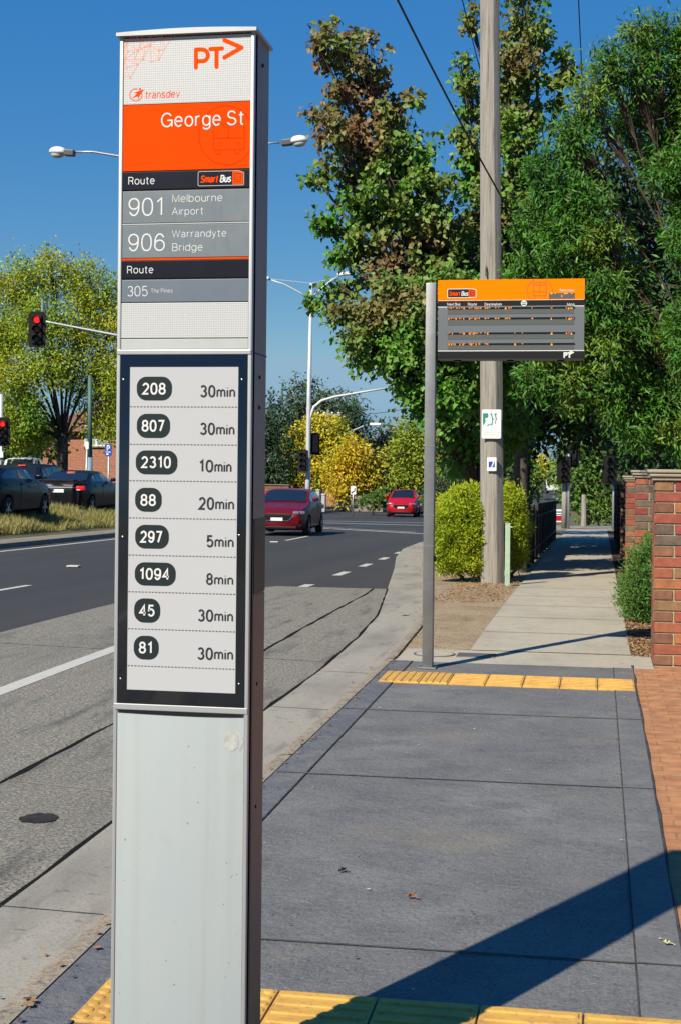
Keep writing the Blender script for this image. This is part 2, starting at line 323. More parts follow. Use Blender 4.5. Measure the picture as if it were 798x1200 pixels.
# ---- a plain monoline alphabet drawn as strokes (cap height 1, x-height .72)
def _e(cx, cy, rx, ry, a0, a1, n=None):
    n = n or max(4, int(abs(a1 - a0) / 15))
    return [(cx + rx * math.cos(R_(a0 + (a1 - a0) * i / n)), cy + ry * math.sin(R_(a0 + (a1 - a0) * i / n))) for i in range(n + 1)]
def _o(cx, cy, rx, ry, p=2.35, n=32):
    f = lambda c: math.copysign(abs(c) ** (2 / p), c)
    return [(cx + rx * f(math.cos(2 * math.pi * i / n)), cy + ry * f(math.sin(2 * math.pi * i / n))) for i in range(n + 1)]
GL = {
 '0': (.56, [_o(.28, .5, .28, .5)]), '1': (.40, [[(.06, .78), (.30, 1), (.30, 0)]]),
 '2': (.56, [_e(.28, .71, .26, .29, 165, -38) + [(.01, 0), (.56, 0)]]),
 '3': (.56, [_e(.27, .755, .24, .245, 155, -90), _e(.27, .265, .28, .265, 85, -155)]),
 '4': (.58, [[(.43, 0), (.43, 1), (0, .28), (.58, .28)]]),
 '5': (.56, [[(.51, 1), (.09, 1), (.05, .53)] + _e(.27, .32, .28, .32, 138, -152)]),
 '6': (.56, [_o(.28, .31, .28, .31, 2.1), [(.005, .31)] + _e(.29, .5, .285, .5, 170, 35)]),
 '7': (.54, [[(0, 1), (.53, 1), (.19, 0)]]),
 '8': (.56, [_o(.28, .755, .235, .245, 2.1), _o(.28, .265, .28, .265, 2.1)]),
 '9': (.56, [_o(.28, .69, .28, .31, 2.1), [(.555, .69)] + _e(.27, .5, .285, .5, -10, -145)]),
 'a': (.50, [_e(.235, .52, .21, .2, 165, 0) + [(.445, .07), (.5, 0)], [(.445, .43), (.2, .39)] + _e(.17, .2, .17, .19, 100, 270) + _e(.2, .22, .245, .21, 270, 350)]),
 'b': (.52, [[(0, 1), (0, 0)], _o(.26, .36, .26, .36, 2.1)]), 'd': (.52, [[(.52, 1), (.52, 0)], _o(.26, .36, .26, .36, 2.1)]),
 'e': (.52, [[(0.01, .38), (.52, .38)] + _e(.26, .36, .26, .36, 5, 318)]),
 'g': (.52, [_o(.26, .37, .26, .35, 2.1), [(.52, .72), (.52, -.03)] + _e(.26, -.03, .26, .23, 0, -155)]),
 'h': (.46, [[(0, 1), (0, 0)], _e(.23, .46, .23, .26, 180, 0) + [(.46, 0)]]),
 'i': (.0, [[(0, 0), (0, .72)], [(0, .955), (0, 1)]]), 'l': (.0, [[(0, 0), (0, 1)]]),
 'm': (.80, [[(0, .72), (0, 0)], _e(.2, .5, .2, .22, 180, 0) + [(.4, 0)], _e(.6, .5, .2, .22, 180, 0) + [(.8, 0)]]),
 'n': (.46, [[(0, .72), (0, 0)], _e(.23, .46, .23, .26, 180, 0) + [(.46, 0)]]),
 'o': (.54, [_o(.27, .36, .27, .36, 2.1)]), 'p': (.52, [[(0, .72), (0, -.27)], _o(.26, .36, .26, .36, 2.1)]),
 'r': (.28, [[(0, .72), (0, 0)], _e(.26, .44, .26, .28, 180, 85)]),
 's': (.44, [_e(.22, .545, .195, .175, 25, 265) + _e(.22, .19, .22, .19, 88, -160)]),
 't': (.32, [[(.14, .95), (.14, .14)] + _e(.28, .14, .14, .14, 180, 280), [(0, .72), (.32, .72)]]),
 'u': (.46, [[(0, .72), (0, .26)] + _e(.23, .26, .23, .26, 180, 360), [(.46, .72), (.46, 0)]]),
 'v': (.46, [[(0, .72), (.23, 0), (.46, .72)]]), 'w': (.70, [[(0, .72), (.18, 0), (.35, .7), (.52, 0), (.7, .72)]]),
 'x': (.44, [[(0, .72), (.44, 0)], [(.44, .72), (0, 0)]]), 'y': (.46, [[(0, .72), (.235, .02)], [(.46, .72), (.2, -.15), (.12, -.26), (.02, -.25)]]),
 'c': (.48, [_e(.26, .36, .26, .36, 45, 315)]), 'k': (.44, [[(0, 1), (0, 0)], [(.42, .72), (0, .28)], [(.16, .43), (.44, 0)]]),
 'A': (.70, [[(0, 0), (.35, 1), (.70, 0)], [(.12, .34), (.58, .34)]]),
 'B': (.60, [[(0, 0), (0, 1), (.32, 1)] + _e(.32, .755, .23, .245, 90, -90) + [(0, .51)], [(.32, .51)] + _e(.32, .255, .28, .255, 90, -90) + [(0, 0)]]),
 'D': (.66, [[(0, 0), (0, 1), (.28, 1)] + _e(.28, .5, .38, .5, 90, -90) + [(0, 0)]]),
 'G': (.76, [_e(.39, .5, .39, .5, 38, 352) , [(.77, 0), (.77, .47), (.43, .47)]]),
 'I': (.0, [[(0, 0), (0, 1)]]), 'M': (.76, [[(0, 0), (0, 1), (.38, .05), (.76, 1), (.76, 0)]]), 'N': (.66, [[(0, 0), (0, 1), (.66, 0), (.66, 1)]]),
 'P': (.58, [[(0, 0), (0, 1), (.32, 1)] + _e(.32, .73, .26, .27, 90, -90) + [(0, .46)]]),
 'R': (.60, [[(0, 0), (0, 1), (.33, 1)] + _e(.33, .745, .25, .255, 90, -90) + [(0, .49)], [(.33, .49), (.5, .38), (.54, .1), (.60, 0)]]),
 'S': (.60, [_e(.3, .75, .265, .25, 20, 255) + _e(.3, .25, .3, .25, 82, -165)]),
 'T': (.62, [[(.31, 0), (.31, 1)], [(0, 1), (.62, 1)]]), 'W': (.96, [[(0, 1), (.24, 0), (.48, .98), (.72, 0), (.96, 1)]]),
 'H': (.64, [[(0, 0), (0, 1)], [(.64, 0), (.64, 1)], [(0, .52), (.64, .52)]]), 'L': (.48, [[(0, 1), (0, 0), (.48, 0)]]), 'Y': (.62, [[(0, 1), (.31, .45), (.31, 0)], [(.62, 1), (.31, .45)]]),
 'F': (.52, [[(0, 0), (0, 1), (.52, 1)], [(0, .52), (.46, .52)]]), 'E': (.54, [[(.54, 0), (0, 0), (0, 1), (.54, 1)], [(0, .52), (.5, .52)]]),
}
def ribbon2(P, wd):
    """outline of a polyline stroke with mitred joins and round ends"""
    P = [Vector(p) for p in P]; Q = [P[0]]
    for p in P[1:]:
        if (p - Q[-1]).length > 1e-6: Q.append(p)
    P = Q; n = len(P); closed = n > 3 and (P[0] - P[-1]).length < 1e-4
    if closed: P[-1] = P[0]
    Ls = []; Rs = []
    for i in range(n):
        a = (P[i] - P[i - 1]).normalized() if i > 0 else ((P[-1] - P[-2]).normalized() if closed else (P[1] - P[0]).normalized())
        b = (P[i + 1] - P[i]).normalized() if i < n - 1 else ((P[1] - P[0]).normalized() if closed else a)
        t = a + b
        t = t.normalized() if t.length > 1e-4 else a
        nn = Vector((-t.y, t.x)); k = min(2.2, 1 / max(.35, nn.dot(Vector((-a.y, a.x)))))
        Ls.append(P[i] + nn * wd / 2 * k); Rs.append(P[i] - nn * wd / 2 * k)
    return Ls, Rs, P, closed
def text(mb, txt, x0, x1, z0, z1, y, wt=.11, shear=0., mi=None, face='-y', space=.16):
    """stroke lettering whose inked box is x0..x1, z0..z1 on the face at y; wt = stroke width over letter height"""
    strokes = []; pen = 0.
    for c in txt:
        if c == ' ': pen += .3; continue
        wd, st = GL[c]
        for s_ in st: strokes.append([(pen + a + shear * b, b) for a, b in s_])
        pen += wd + space + wt * .75
    xs = [p[0] for s_ in strokes for p in s_]; zs = [p[1] for s_ in strokes for p in s_]
    H = (z1 - z0) / (max(zs) - min(zs) + wt); wd = wt * H
    kx_ = (x1 - x0 - wd) / (max(xs) - min(xs)); kz = (z1 - z0 - wd) / (max(zs) - min(zs)); ax, az = min(xs), min(zs)
    for j, s_ in enumerate(strokes):
        Ls, Rs, P, closed = ribbon2([(x0 + wd / 2 + (a - ax) * kx_, z0 + wd / 2 + (b - az) * kz) for a, b in s_], wd)
        yy = y - .00005 * (j % 5)
        V = lambda p: (p.x, yy, p.y) if face == '-y' else (yy, p.x, p.y)
        vs = []
        for a, b in zip(Ls, Rs): vs += [V(a), V(b)]
        mb.add(vs, [(2 * i + 1, 2 * i + 3, 2 * i + 2, 2 * i) for i in range(len(P) - 1)], mi)

# ------------------------------------------------------------------ the ground, road, kerbs, paths
def shift(Y):                                   # the road swings gently left, then back
    if Y < 13: return 0.
    if Y < 80: return -.0008 * (Y - 13) ** 2
    if Y < 110: return -3.6 - .8 * math.sin((Y - 80) / 30 * math.pi / 2)
    if Y < 240: return -4.4 + 4.4 * (.5 - .5 * math.cos((Y - 110) / 130 * math.pi))
    return 0.
def grid(name, xl, xr, ys, dz, m, nx=1, kind=True):
    """sheet between the lines xl(Y) and xr(Y)"""
    mb = MB(); vs = []; fs = []
    for Y in ys:
        a, b = xl(Y), xr(Y)
        for i in range(nx + 1): vs.append((a + (b - a) * i / nx, Y, tz(Y) + dz))
    k = nx + 1
    for j in range(len(ys) - 1):
        for i in range(nx): fs.append((j * k + i, j * k + i + 1, (j + 1) * k + i + 1, (j + 1) * k + i))
    mb.add(vs, fs)
    o = mb.build(name, m)
    if kind: struct(o)
    return o
def rng(a, b, st):
    n = max(1, round((b - a) / st)); return [a + (b - a) * i / n for i in range(n + 1)]
KERB = [(-1.745, -30), (-1.745, 0), (-1.745, 5), (-1.745, 10), (-1.745, 11.9), (-1.82, 14.2), (-1.98, 16.6), (-2.45, 20.6), (-3.15, 26.4), (-3.75, 31), (-4.2, 35.5), (-4.35, 40), (-4.2, 44), (-3.5, 48.3), (-2.2, 51.3), (-.3, 53), (3, 54), (30, 54.5), (80, 55)]
def kx(Y):
    for (a, b), (c, d) in zip(KERB, KERB[1:]):
        if b <= Y <= d: return a + (c - a) * (Y - b) / (d - b)
    return KERB[-1][0]
YS = rng(-30, 10, 5) + rng(10, 20, 1)[1:] + rng(20, 110, 3)[1:] + rng(110, 420, 10)[1:]
grid('ground', lambda Y: -420, lambda Y: 420, rng(-40, 20, 10) + rng(20, 110, 5)[1:] + [150, 200, 250, 420, 900, 1800], -.42, verge_m, 2)
grid('road', lambda Y: shift(Y) - 13.4, lambda Y: kx(Y) if Y < 46 else (60 if Y < 66 else shift(Y) - 1.5), rng(-30, 10, 5) + rng(10, 20, 1)[1:] + rng(20, 45.8, 2)[1:] + [46.2, 50, 54, 58, 62, 65.8, 66.2] + rng(70, 110, 4) + rng(110, 420, 10)[1:], -.13, asphalt)
grid('side_street', lambda Y: -4.5 if Y > 52 else -2.0, lambda Y: 60, [53.5, 57, 61, 65], -.124, cross_m)
grid('far_carriageway', lambda Y: shift(Y) - 34, lambda Y: shift(Y) - 16.4, rng(-30, 52, 4), .40, asphalt)
grid('far_carriageway', lambda Y: shift(Y) - 34, lambda Y: shift(Y) - 17.2, rng(66, 110, 4) + rng(110, 420, 10)[1:], -.127, asphalt)
grid('bus_bay', lambda Y: -5.85 if Y < 18 else -5.85 + (Y - 18) * .42, lambda Y: kx(Y) - .5, [-30, 0, 10, 11, 11.9, 13, 14.2, 15, 16, 16.6, 17.3, 18, 19, 20, 20.9], -.126, bay)
# tar joints in the bus bay
def ribbon(name, pts, wd, dz, m, wob=0.):
    rr = random.Random(5); P = []
    for (a, b), (c, d) in zip(pts, pts[1:]):
        n = max(1, int(math.hypot(c - a, d - b) / .35)) if wob else 1
        for i in range(n): P.append((a + (c - a) * i / n, b + (d - b) * i / n))
    P.append(pts[-1]); mb = MB(); vs = []; fs = []
    for i, (x, y) in enumerate(P):
        a = P[max(i - 1, 0)]; b = P[min(i + 1, len(P) - 1)]; d = Vector((b[0] - a[0], b[1] - a[1])).normalized()
        k = wd / 2 * (1 + wob * rr.uniform(-.6, .9)); ox = wob * rr.uniform(-.008, .008)
        for sgn in (-1, 1): vs.append((x + ox - d.y * k * sgn, y + d.x * k * sgn, tz(y) + dz))
    for i in range(len(P) - 1): fs.append((2 * i, 2 * i + 1, 2 * i + 3, 2 * i + 2))
    mb.add(vs, fs); return struct(mb.build(name, m))
ribbon('joint_line', [(-3.1, -10), (-3.1, 9), (-2.98, 12.8), (-3.12, 19.7), (-3.2, 20.9)], .026, -.1235, joint_m, 1)
ribbon('gutter_joint', [(kx(y) - .5, y) for y in (-10, 5, 11.9, 14.2, 16.6, 18.5, 20.9)], .026, -.1195, joint_m, 1)
ribbon('slab_joint', [(-3.1, 7.35), (-2.16, 7.15)], .016, -.1238, kerb_m, 0)
ribbon('slab_joint', [(-5.8, 12.9), (-2.2, 12.3)], .012, -.1238, groove_m, 0)
# sweeping kerb and gutter
def sweep(name, pts, prof, m, cap=True):
    mb = MB(); n = len(prof); vs = []; fs = []
    P = [Vector(p) for p in pts]
    for i, p in enumerate(P):
        d = (P[min(i + 1, len(P) - 1)] - P[max(i - 1, 0)]).normalized(); nrm = Vector((d.y, -d.x))   # to the right of travel
        for o, z in prof: q = p + nrm * o; vs.append((q.x, q.y, tz(q.y) + z))
    for i in range(len(P) - 1):
        for k in range(n - 1): fs.append((i * n + k, (i + 1) * n + k, (i + 1) * n + k + 1, i * n + k + 1))
    if cap: fs += [tuple(range(n)), tuple(range(len(P) * n - 1, (len(P) - 1) * n - 1, -1))]
    mb.add(vs, fs)
    return struct(mb.build(name, m, smooth=True, angle=40))
def fine(pts, st=1.0):
    out = []
    for (a, b), (c, d) in zip(pts, pts[1:]):
        n = max(1, int(math.hypot(c - a, d - b) / st))
        out += [(a + (c - a) * i / n, b + (d - b) * i / n) for i in range(n)]
    return out + [pts[-1]]
sweep('gutter', fine(KERB[:-2]), [(-.5, -.122), (-.47, -.117), (-.02, -.1255), (0, -.1255)], gutter_m)
sweep('kerb', fine(KERB[:-1]), [(-.03, -.16), (.0, -.125), (.025, -.03), (.05, -.004), (.075, .004), (.128, .006), (.138, -.2)], kerb_m)
for y in (3.2, 5.25, 7.7, 9.9, 11.7):
    sweep('kerb_joint', [(kx(y) - .0, y), (kx(y) - .0, y + .009)], [(-.49, -.115), (-.02, -.1235), (.002, -.12), (.027, -.027), (.05, -.001), (.075, .007), (.127, .009)], groove_m, False)
# footpath side
verge = grid('dirt_verge', lambda Y: kx(Y) + .125, lambda Y: -1.0, rng(11.9, 22, .9) + rng(22, 52, 2)[1:], -.012, dirt_m)
grid('lawn', lambda Y: .9, lambda Y: 60, rng(11.9, 20, 1) + rng(20, 53, 3)[1:], -.02, verge_m)
grid('mulch_bed', lambda Y: .2, lambda Y: .95, rng(12.1, 20, 1) + rng(20, 52, 3)[1:], -.006, mulch_m)
grid('bus_pad', lambda Y: -1.45, lambda Y: .135, [-6, 2, 5, 8, 11.25, 11.62], .0, pad_m)
grid('pad_edge_band', lambda Y: -1.612, lambda Y: -1.45, [-6, 2, 5, 8, 11.62], .004, band_m)
grid('pad_edge_band', lambda Y: .135, lambda Y: .285, [-6, 2, 5, 8, 11.62], .004, rband_m)
grid('brick_paving', lambda Y: .285, lambda Y: 12, [-6, 11.82], -.002, pav_m)
ribbon('paving_gap', [(.287, -6), (.287, 11.8)], .014, .003, groove_m, .6)
grid('concrete_apron', lambda Y: -1.60, lambda Y: .45, [11.62, 12.0, 12.45], -.001, path_m)
grid('footpath', lambda Y: -1.06, lambda Y: .29 if Y < 20 else .29 + .02 * (Y - 20) / 10, rng(12.45, 20, .9) + rng(20, 53, 3)[1:], .004, path_m)
for y in (7.28, 4.72, 9.25, 2.2):
    ribbon('pad_joint', [(-1.61, y), (.285, y + .02)], .009, .006, groove_m, 0)
    ribbon('pad_joint_edge', [(-1.61, y + .011), (.285, y + .031)], .008, .0058, rband_m, 0)
ribbon('pad_joint', [(.135, -5), (.135, 11.6)], .006, .0075, groove_m, 0)
ribbon('pad_joint', [(-1.452, -5), (-1.452, 11.6)], .008, .0075, groove_m, 0)
for y in (13.9, 15.4, 16.9, 18.4, 19.9, 22.9, 25.9):
    ribbon('path_joint', [(-1.06, y), (.29, y)], .014, .008, groove_m)
# painted markings
def mark(pts, wd, dz=-.1268):
    return ribbon('road_marking', pts, wd, dz, white_paint)
mark([(-4.33 + shift(y), y) for y in rng(-20, 10, 5) + rng(10, 17.9, .8)[1:]], .15, -.1232)
for y0, y1 in ((20.3, 21.5), (23.9, 25.1), (26.9, 28.0), (29.8, 30.8), (32.8, 33.8)):
    mark([(-4.2 + shift(y0) * .9, y0), (-4.2 + shift(y1) * .9, y1)], .15)
for y0 in (3.8, 15.8, 39.8):
    mark([(-8.0 + shift(y), y) for y in rng(y0, y0 + 4, .8)], .11)
mark([(-12.45 + shift(y) * 1.2, y) for y in rng(-20, 10, 5) + rng(10, 20, 1)[1:] + rng(20, 52, 4)[1:]], .14)
mark([(-10.4, 53.6), (-5.6, 48.4)], .2); mark([(-11.9, 62.2), (-5.6, 60)], .2); mark([(-10.6, 55), (-6.2, 50.2)], .12)
mark([(-13, 66), (-5, 65)], .15)
# tactile paving
def tactile(name, x0, x1, y0, y1, parts):
    mb = MB(); xs = x0
    for wd, kind in parts:
        a, b = xs + .003, xs + wd - .003
        mb.bevel_box(a, b, y0, y1, -.01, .009, .003)
        if kind == 'dots':
            n = round(wd / .05); k = round((y1 - y0) / .05)
            for i in range(n):
                for j in range(k):
                    M = Matrix.Translation((a + (i + .5) * (b - a) / n, y0 + (j + .5) * (y1 - y0) / k, .008))
                    mb.lathe([(.0185, 0), (.0165, .004), (.011, .006), (.0, .0065)], 12, M=M)
        elif kind == 'along':
            n = round(wd / .06)
            for i in range(n):
                c = a + (i + .5) * (b - a) / n
                mb.bevel_box(c - .017, c + .017, y0 + .012, y1 - .012, .004, .0145, .005)
        else:
            k = round((y1 - y0) / .07)
            for j in range(k):
                c = y0 + (j + .5) * (y1 - y0) / k
                mb.bevel_box(a + .01, b - .01, c - .017, c + .017, .004, .0145, .005)
        xs += wd
    return struct(mb.build(name, tact_m))
tactile('tactile_paving', -1.46, .28, 3.93, 4.27, [(.26, 'dots'), (.275, 'dots'), (.30, 'across'), (.30, 'across'), (.30, 'across'), (.30, 'across')])
tactile('tactile_paving', -1.56, .28, 10.44, 10.95, [(.30, 'along'), (.21, 'along')] + [(.266, 'across')] * 5)
# median
mk = [(shift(y) * 1.2 - 12.95, y) for y in rng(-20, 46, 2)] + [(shift(48) - 14, 48.3), (shift(50) - 15.4, 49)]
sweep('median_kerb', mk[::-1], [(-.02, -.15), (.02, -.02), (.06, 0), (.5, .03), (.52, -.2)], kerb_m)
mb = MB(); vs_ = []
for Y in rng(-20, 50, 3.5): vs_ += [(shift(Y) - 16.8, Y, tz(Y) + .46), (shift(Y) - 15.2, Y, tz(Y) + .38), (shift(Y) * 1.2 - 13.45, Y, tz(Y) + .01)]
k_ = len(vs_) // 3; mb.add(vs_, [(3 * i + j, 3 * i + j + 1, 3 * i + j + 4, 3 * i + j + 3) for i in range(k_ - 1) for j in range(2)]); struct(mb.build('median', verge_m))
fm = [(shift(y) - 12.8, y) for y in rng(80, 200, 8)]
sweep('median_kerb', [(shift(70) - 16.6, 71), (shift(68) - 15.4, 69)] + [(shift(y) - 13.0, y) for y in rng(71, 200, 6)], [(-.02, -.15), (.02, -.02), (.06, 0), (.5, .03), (.52, -.2)], kerb_m)
grid('median', lambda Y: shift(Y) - 17.2, lambda Y: shift(Y) - 13.4, [70] + rng(74, 200, 8), .0, verge_m)
# hills that close the view
def hill(x0, x1, y, h, sd):
    rr = random.Random(sd); mb = MB(); n = 60; vs = []; fs = []
    ph = [rr.uniform(0, 6) for _ in range(4)]
    for j, (dy, k) in enumerate(((0, 0), (60, .6), (160, 1), (400, .5))):
        for i in range(n + 1):
            t = i / n; z = h * k * (.7 + .2 * math.sin(5 * t + ph[0]) + .1 * math.sin(13 * t + ph[1])) * math.sin(math.pi * t) ** .3
            vs.append((x0 + (x1 - x0) * t, y + dy, -3.6 + z))
    for j in range(3):
        for i in range(n): fs.append((j * (n + 1) + i, j * (n + 1) + i + 1, (j + 1) * (n + 1) + i + 1, (j + 1) * (n + 1) + i))
    mb.add(vs, fs); return struct(mb.build('hill', hill_m, smooth=True))
hill(-600, 600, 430, 9, 3)

# ------------------------------------------------------------------ the bus stop pylon
YF = 3.28
def pf(px, py): p = on_plane(px, py, YF); return p.x, p.z
def zoomA(x, y): return 120 + x / 3.8, 20 + y / 3.8      # enlargements the lettering was measured on
def zoomB(x, y): return 120 + x / 3.8, 190 + y / 3.8
def zoomC(x, y): return 120 + x / 3.8, 400 + y / 3.8
def zoomD(x, y): return 120 + x / 3.8, 630 + y / 3.8
XL, XR = pf(137.8, 430)[0], pf(295.5, 430)[0]
PB = Vector(((XL + XR) / 2, YF, 0))
XW = (XR - XL) / 2
def _lin(y, T):
    for (a, b), (c, d) in zip(T, T[1:]):
        if y <= c or (c, d) == T[-1]: return b + (d - b) * (y - a) / (c - a)
def L(px, py):                       # a point of the face, by its fraction across the face
    x0 = _lin(py, [(40, 141.), (416, 137.9), (826, 133.8), (1190, 129.5)]); x1 = _lin(py, [(40, 301.6), (130, 300.6), (416, 295.8), (826, 288.6), (1190, 286.5)])
    return -XW + 2 * XW * (px - x0) / (x1 - x0), pf(px, py)[1]
def box_of(zm, x0, x1, y0, y1):
    (ax, ay), (bx, by) = zm(x0, y0), zm(x1, y1)
    cx, cy = (ax + bx) / 2, (ay + by) / 2
    x, z = L(cx, cy); e = .1
    k = (L(cx + 1, cy)[0] - x)
    kz = z - L(cx, cy + 1)[1]
    return x - k * (bx - ax) / 2, x + k * (bx - ax) / 2, z - kz * (by - ay) / 2, z + kz * (by - ay) / 2
def zc(py): return L(217, py)[1]
pyl = thing('bus_stop_pylon', 'tall pale grey bus stop pylon with orange name panel and timetable screen', 'bus stop sign', PB)
alu = mat('silver_trim', (.40, .41, .41), .42, .4, var=.06, vscale=9)
alu_d = mat('side_anodised', (.22, .185, .16), .5, .1, var=.15, vscale=5, bump=.05, bscale=40)
side_b = mat('side_bronze', (.20, .135, .10), .45, .1, var=.15, vscale=4)
refl = bpy.data.materials.new('reflective_sheeting'); refl.use_nodes = True
n = refl.node_tree.nodes; l = refl.node_tree.links; b = n['Principled BSDF']; b.inputs['Roughness'].default_value = .42
tc = n.new('ShaderNodeTexCoord'); sx = n.new('ShaderNodeSeparateXYZ'); cb = n.new('ShaderNodeCombineXYZ'); l.new(tc.outputs['Object'], sx.inputs[0]); l.new(sx.outputs[0], cb.inputs[0]); l.new(sx.outputs[2], cb.inputs[1])
vo = n.new('ShaderNodeTexVoronoi'); vo.inputs['Scale'].default_value = 190; vo.inputs['Randomness'].default_value = .12; l.new(cb.outputs[0], vo.inputs['Vector'])
cr = n.new('ShaderNodeValToRGB'); cr.color_ramp.elements[0].position = .1; cr.color_ramp.elements[0].color = (.44, .45, .45, 1); cr.color_ramp.elements[1].position = .62; cr.color_ramp.elements[1].color = (.34, .35, .35, 1)
l.new(vo.outputs['Distance'], cr.inputs[0]); l.new(cr.outputs[0], b.inputs['Base Color'])
bp = n.new('ShaderNodeBump'); bp.inputs['Strength'].default_value = .25; bp.inputs['Distance'].default_value = .002; l.new(vo.outputs['Distance'], bp.inputs['Height']); l.new(bp.outputs[0], b.inputs['Normal'])
orange = mat('orange_vinyl', (.80, .058, .0), .6, var=.04, vscale=6, spec=.03)
orange_d = mat('darker_orange_print', (.62, .036, .0), .6, spec=.03)
logo_m = mat('logo_orange', (.80, .065, .0), .6, spec=.03)
line_m = mat('pale_orange_line', (.80, .22, .13), .5)
navy = mat('navy_vinyl', (.009, .010, .018), .4, var=.2, vscale=8, spec=.12)
slate = layered('slate_vinyl', (.115, .145, .165), .5, [((5, 5, 14), 6, .45, .7, (.15, .18, .195), .8), ((60, 60, 14), 3, .5, .7, (.095, .12, .14), .5)])
slate2 = mat('blue_slate_vinyl', (.105, .13, .165), .45, var=.12, vscale=9)
letter = mat('white_lettering', (.60, .61, .60), .5)
palepan = layered('pale_panel_paint', (.335, .372, .380), .45, [((26, 26, .7), 5, .52, .72, (.30, .32, .315), .6), ((4, 4, 5), 7, .6, .74, (.285, .295, .275), .55), ((3, 3, 1.2), 6, .45, .7, (.37, .395, .39), .8), ((9, 9, 3), 7, .60, .75, (.31, .325, .31), .6), ((70, 70, 70), 3, .72, .78, (.25, .25, .24), .6)], [(7, .04, .01)])
strip_m = mat('pale_strip', (.40, .42, .41), .45, var=.08, vscale=8)
scr_black = mat('black_glass_frame', (.006, .008, .012), .09, coat=.5)
scr_white = mat('display_white', (.43, .44, .45), .5, spec=.1)
ink = mat('display_ink', (.016, .024, .026), .5, spec=.15)
ink_t = mat('display_text', (.03, .033, .037), .5, spec=.15)
pill_t = mat('display_pill_text', (.62, .62, .61), .5)
DEP = .150
ZT = zc(40)
mb = MB(); mb.bevel_box(-XW, XW, .006, DEP, -.05, ZT, .004)
body = mb.build('housing', alu_d, pyl, angle=40)
mb = MB()
for sx_ in (-1, 1): mb.bevel_box(sx_ * XW - (.009 if sx_ > 0 else 0), sx_ * XW + (.009 if sx_ < 0 else 0) , -.004, .03, -.05, ZT - .001, .0025)
mb.build('edge_trim', alu, pyl, angle=40)
mb = MB()
n_ = 16
prof = [(-XW - .006 + (2 * XW + .012) * i / n_, .005 * math.sin(math.pi * i / n_)) for i in range(n_ + 1)]
pts = [(x, ZT + .006 + z) for x, z in prof] + [(XW + .006, ZT - .002), (-XW - .006, ZT - .002)]
mb.plate(pts, -.014, DEP + .026)
mb.build('cap', alu, pyl, angle=40)
XI = XW - .0095
def panel(name, y0, y1, m, yy=-.001):
    mb = MB(); mb.bevel_box(-XI, XI, yy, .02, zc(y1) + .0008, zc(y0) - .0008, .0008)
    return mb.build(name, m, pyl)
LY = -.0012      # lettering plane on the panels
header = panel('header_panel', 42.5, 121, refl)
mb = MB()
def zl(pts, zm): return [L(*zm(*p)) for p in pts]
px_ = .002
mb.stroke(zl([(425, 225), (425, 145), (455, 145)] + [(455 + 24 * math.sin(R_(a)), 171 - 26 * math.cos(R_(a))) for a in range(0, 181, 20)] + [(425, 197)], zoomA), 4.9 * px_, LY, .0008)
mb.stroke(zl([(490, 143), (543, 140)], zoomA), 4.9 * px_, LY, .0008)
mb.stroke(zl([(518, 143), (518, 222)], zoomA), 4.9 * px_, LY, .0008)
mb.stroke(zl([(553, 103), (630, 136), (553, 180)], zoomA), 4.9 * px_, LY - .0003, .0008)
mb.build('emblem', logo_m, header)
def zoomG(x, y): return 130 + x / 8.867, 30 + y / 8.867
NODES = dict(a=(130, 105), b=(165, 182), c=(220, 105), d=(340, 157), e=(290, 257), f=(180, 268), g=(150, 348), h=(250, 355), i=(288, 402), j=(165, 437), k=(205, 543), l=(340, 350), m=(415, 205), n=(430, 378), o=(510, 357), p=(510, 258), q=(570, 245), r=(545, 125), s=(625, 157), t=(665, 140), u=(690, 95), v=(440, 110), w=(330, 100), x=(240, 105), y=(360, 250), z=(130, 470), A=(130, 520), B=(130, 255), C=(520, 105), D=(650, 95))
EDG = 'ab bc bx be bf bB bg fe fB fg gh ge gi gj jk jz gz ji kz kA ik il le lh hi hx he ed ey em ly lm lm mn mo mp mv md ln no op oq pq pr pm qr qs rs rv rC st tu sD sr ew wd dv dc dx yd ax re'.split()
EDG = list(dict.fromkeys(EDG))
mb = MB()
for e in EDG:
    mb.stroke(zl([NODES[e[0]], NODES[e[1]]], zoomG), .00095, LY - .000025 * (EDG.index(e) % 7), .0002, round_=False)
for k in 'bdemfgiklorp':
    x, z = L(*zoomG(*NODES[k])); mb.plate(arc(x, z, .0021, 0, 330, 11), LY - .0003, .0002)
mb.build('line_pattern', line_m, header)
mb = MB()
text(mb, 'transdev', *box_of(zoomA, 195, 353, 326, 361), LY, .12, .1)
mb.stroke(zl([(152 + 28 * math.cos(R_(a)), 347 - 27 * math.sin(R_(a))) for a in range(75, 400, 13)], zoomA), .0021, LY, .0006, round_=False)
mb.plate(zl([(135, 362), (158, 341), (145, 338), (165, 330), (190, 322), (172, 345), (162, 366), (160, 352)], zoomA), LY - .0003, .0006)
mb.plate([(a, c) for a, c in arc(*L(*zoomA(171, 321)), .0025, 0, 330, 11)], LY - .0004, .0006)
mb.build('lettering', logo_m, header)
name_p = panel('name_panel', 121, 199.5, orange)
mb = MB(); text(mb, 'George St', *box_of(zoomA, 267, 641, 421, 502), LY - .0003, .105); mb.build('lettering', letter, name_p)
mb = MB()
def clipx(pts): return [(min(x, XI - .004), z) for x, z in pts]
def zA(pts): return clipx(zl(pts, zoomA))
mb.stroke(zl([(560 + 122 * math.cos(R_(a)), 527 - 132 * math.sin(R_(a))) for a in range(26, 335, 6)], zoomA), .0032, LY, .0005, round_=False)
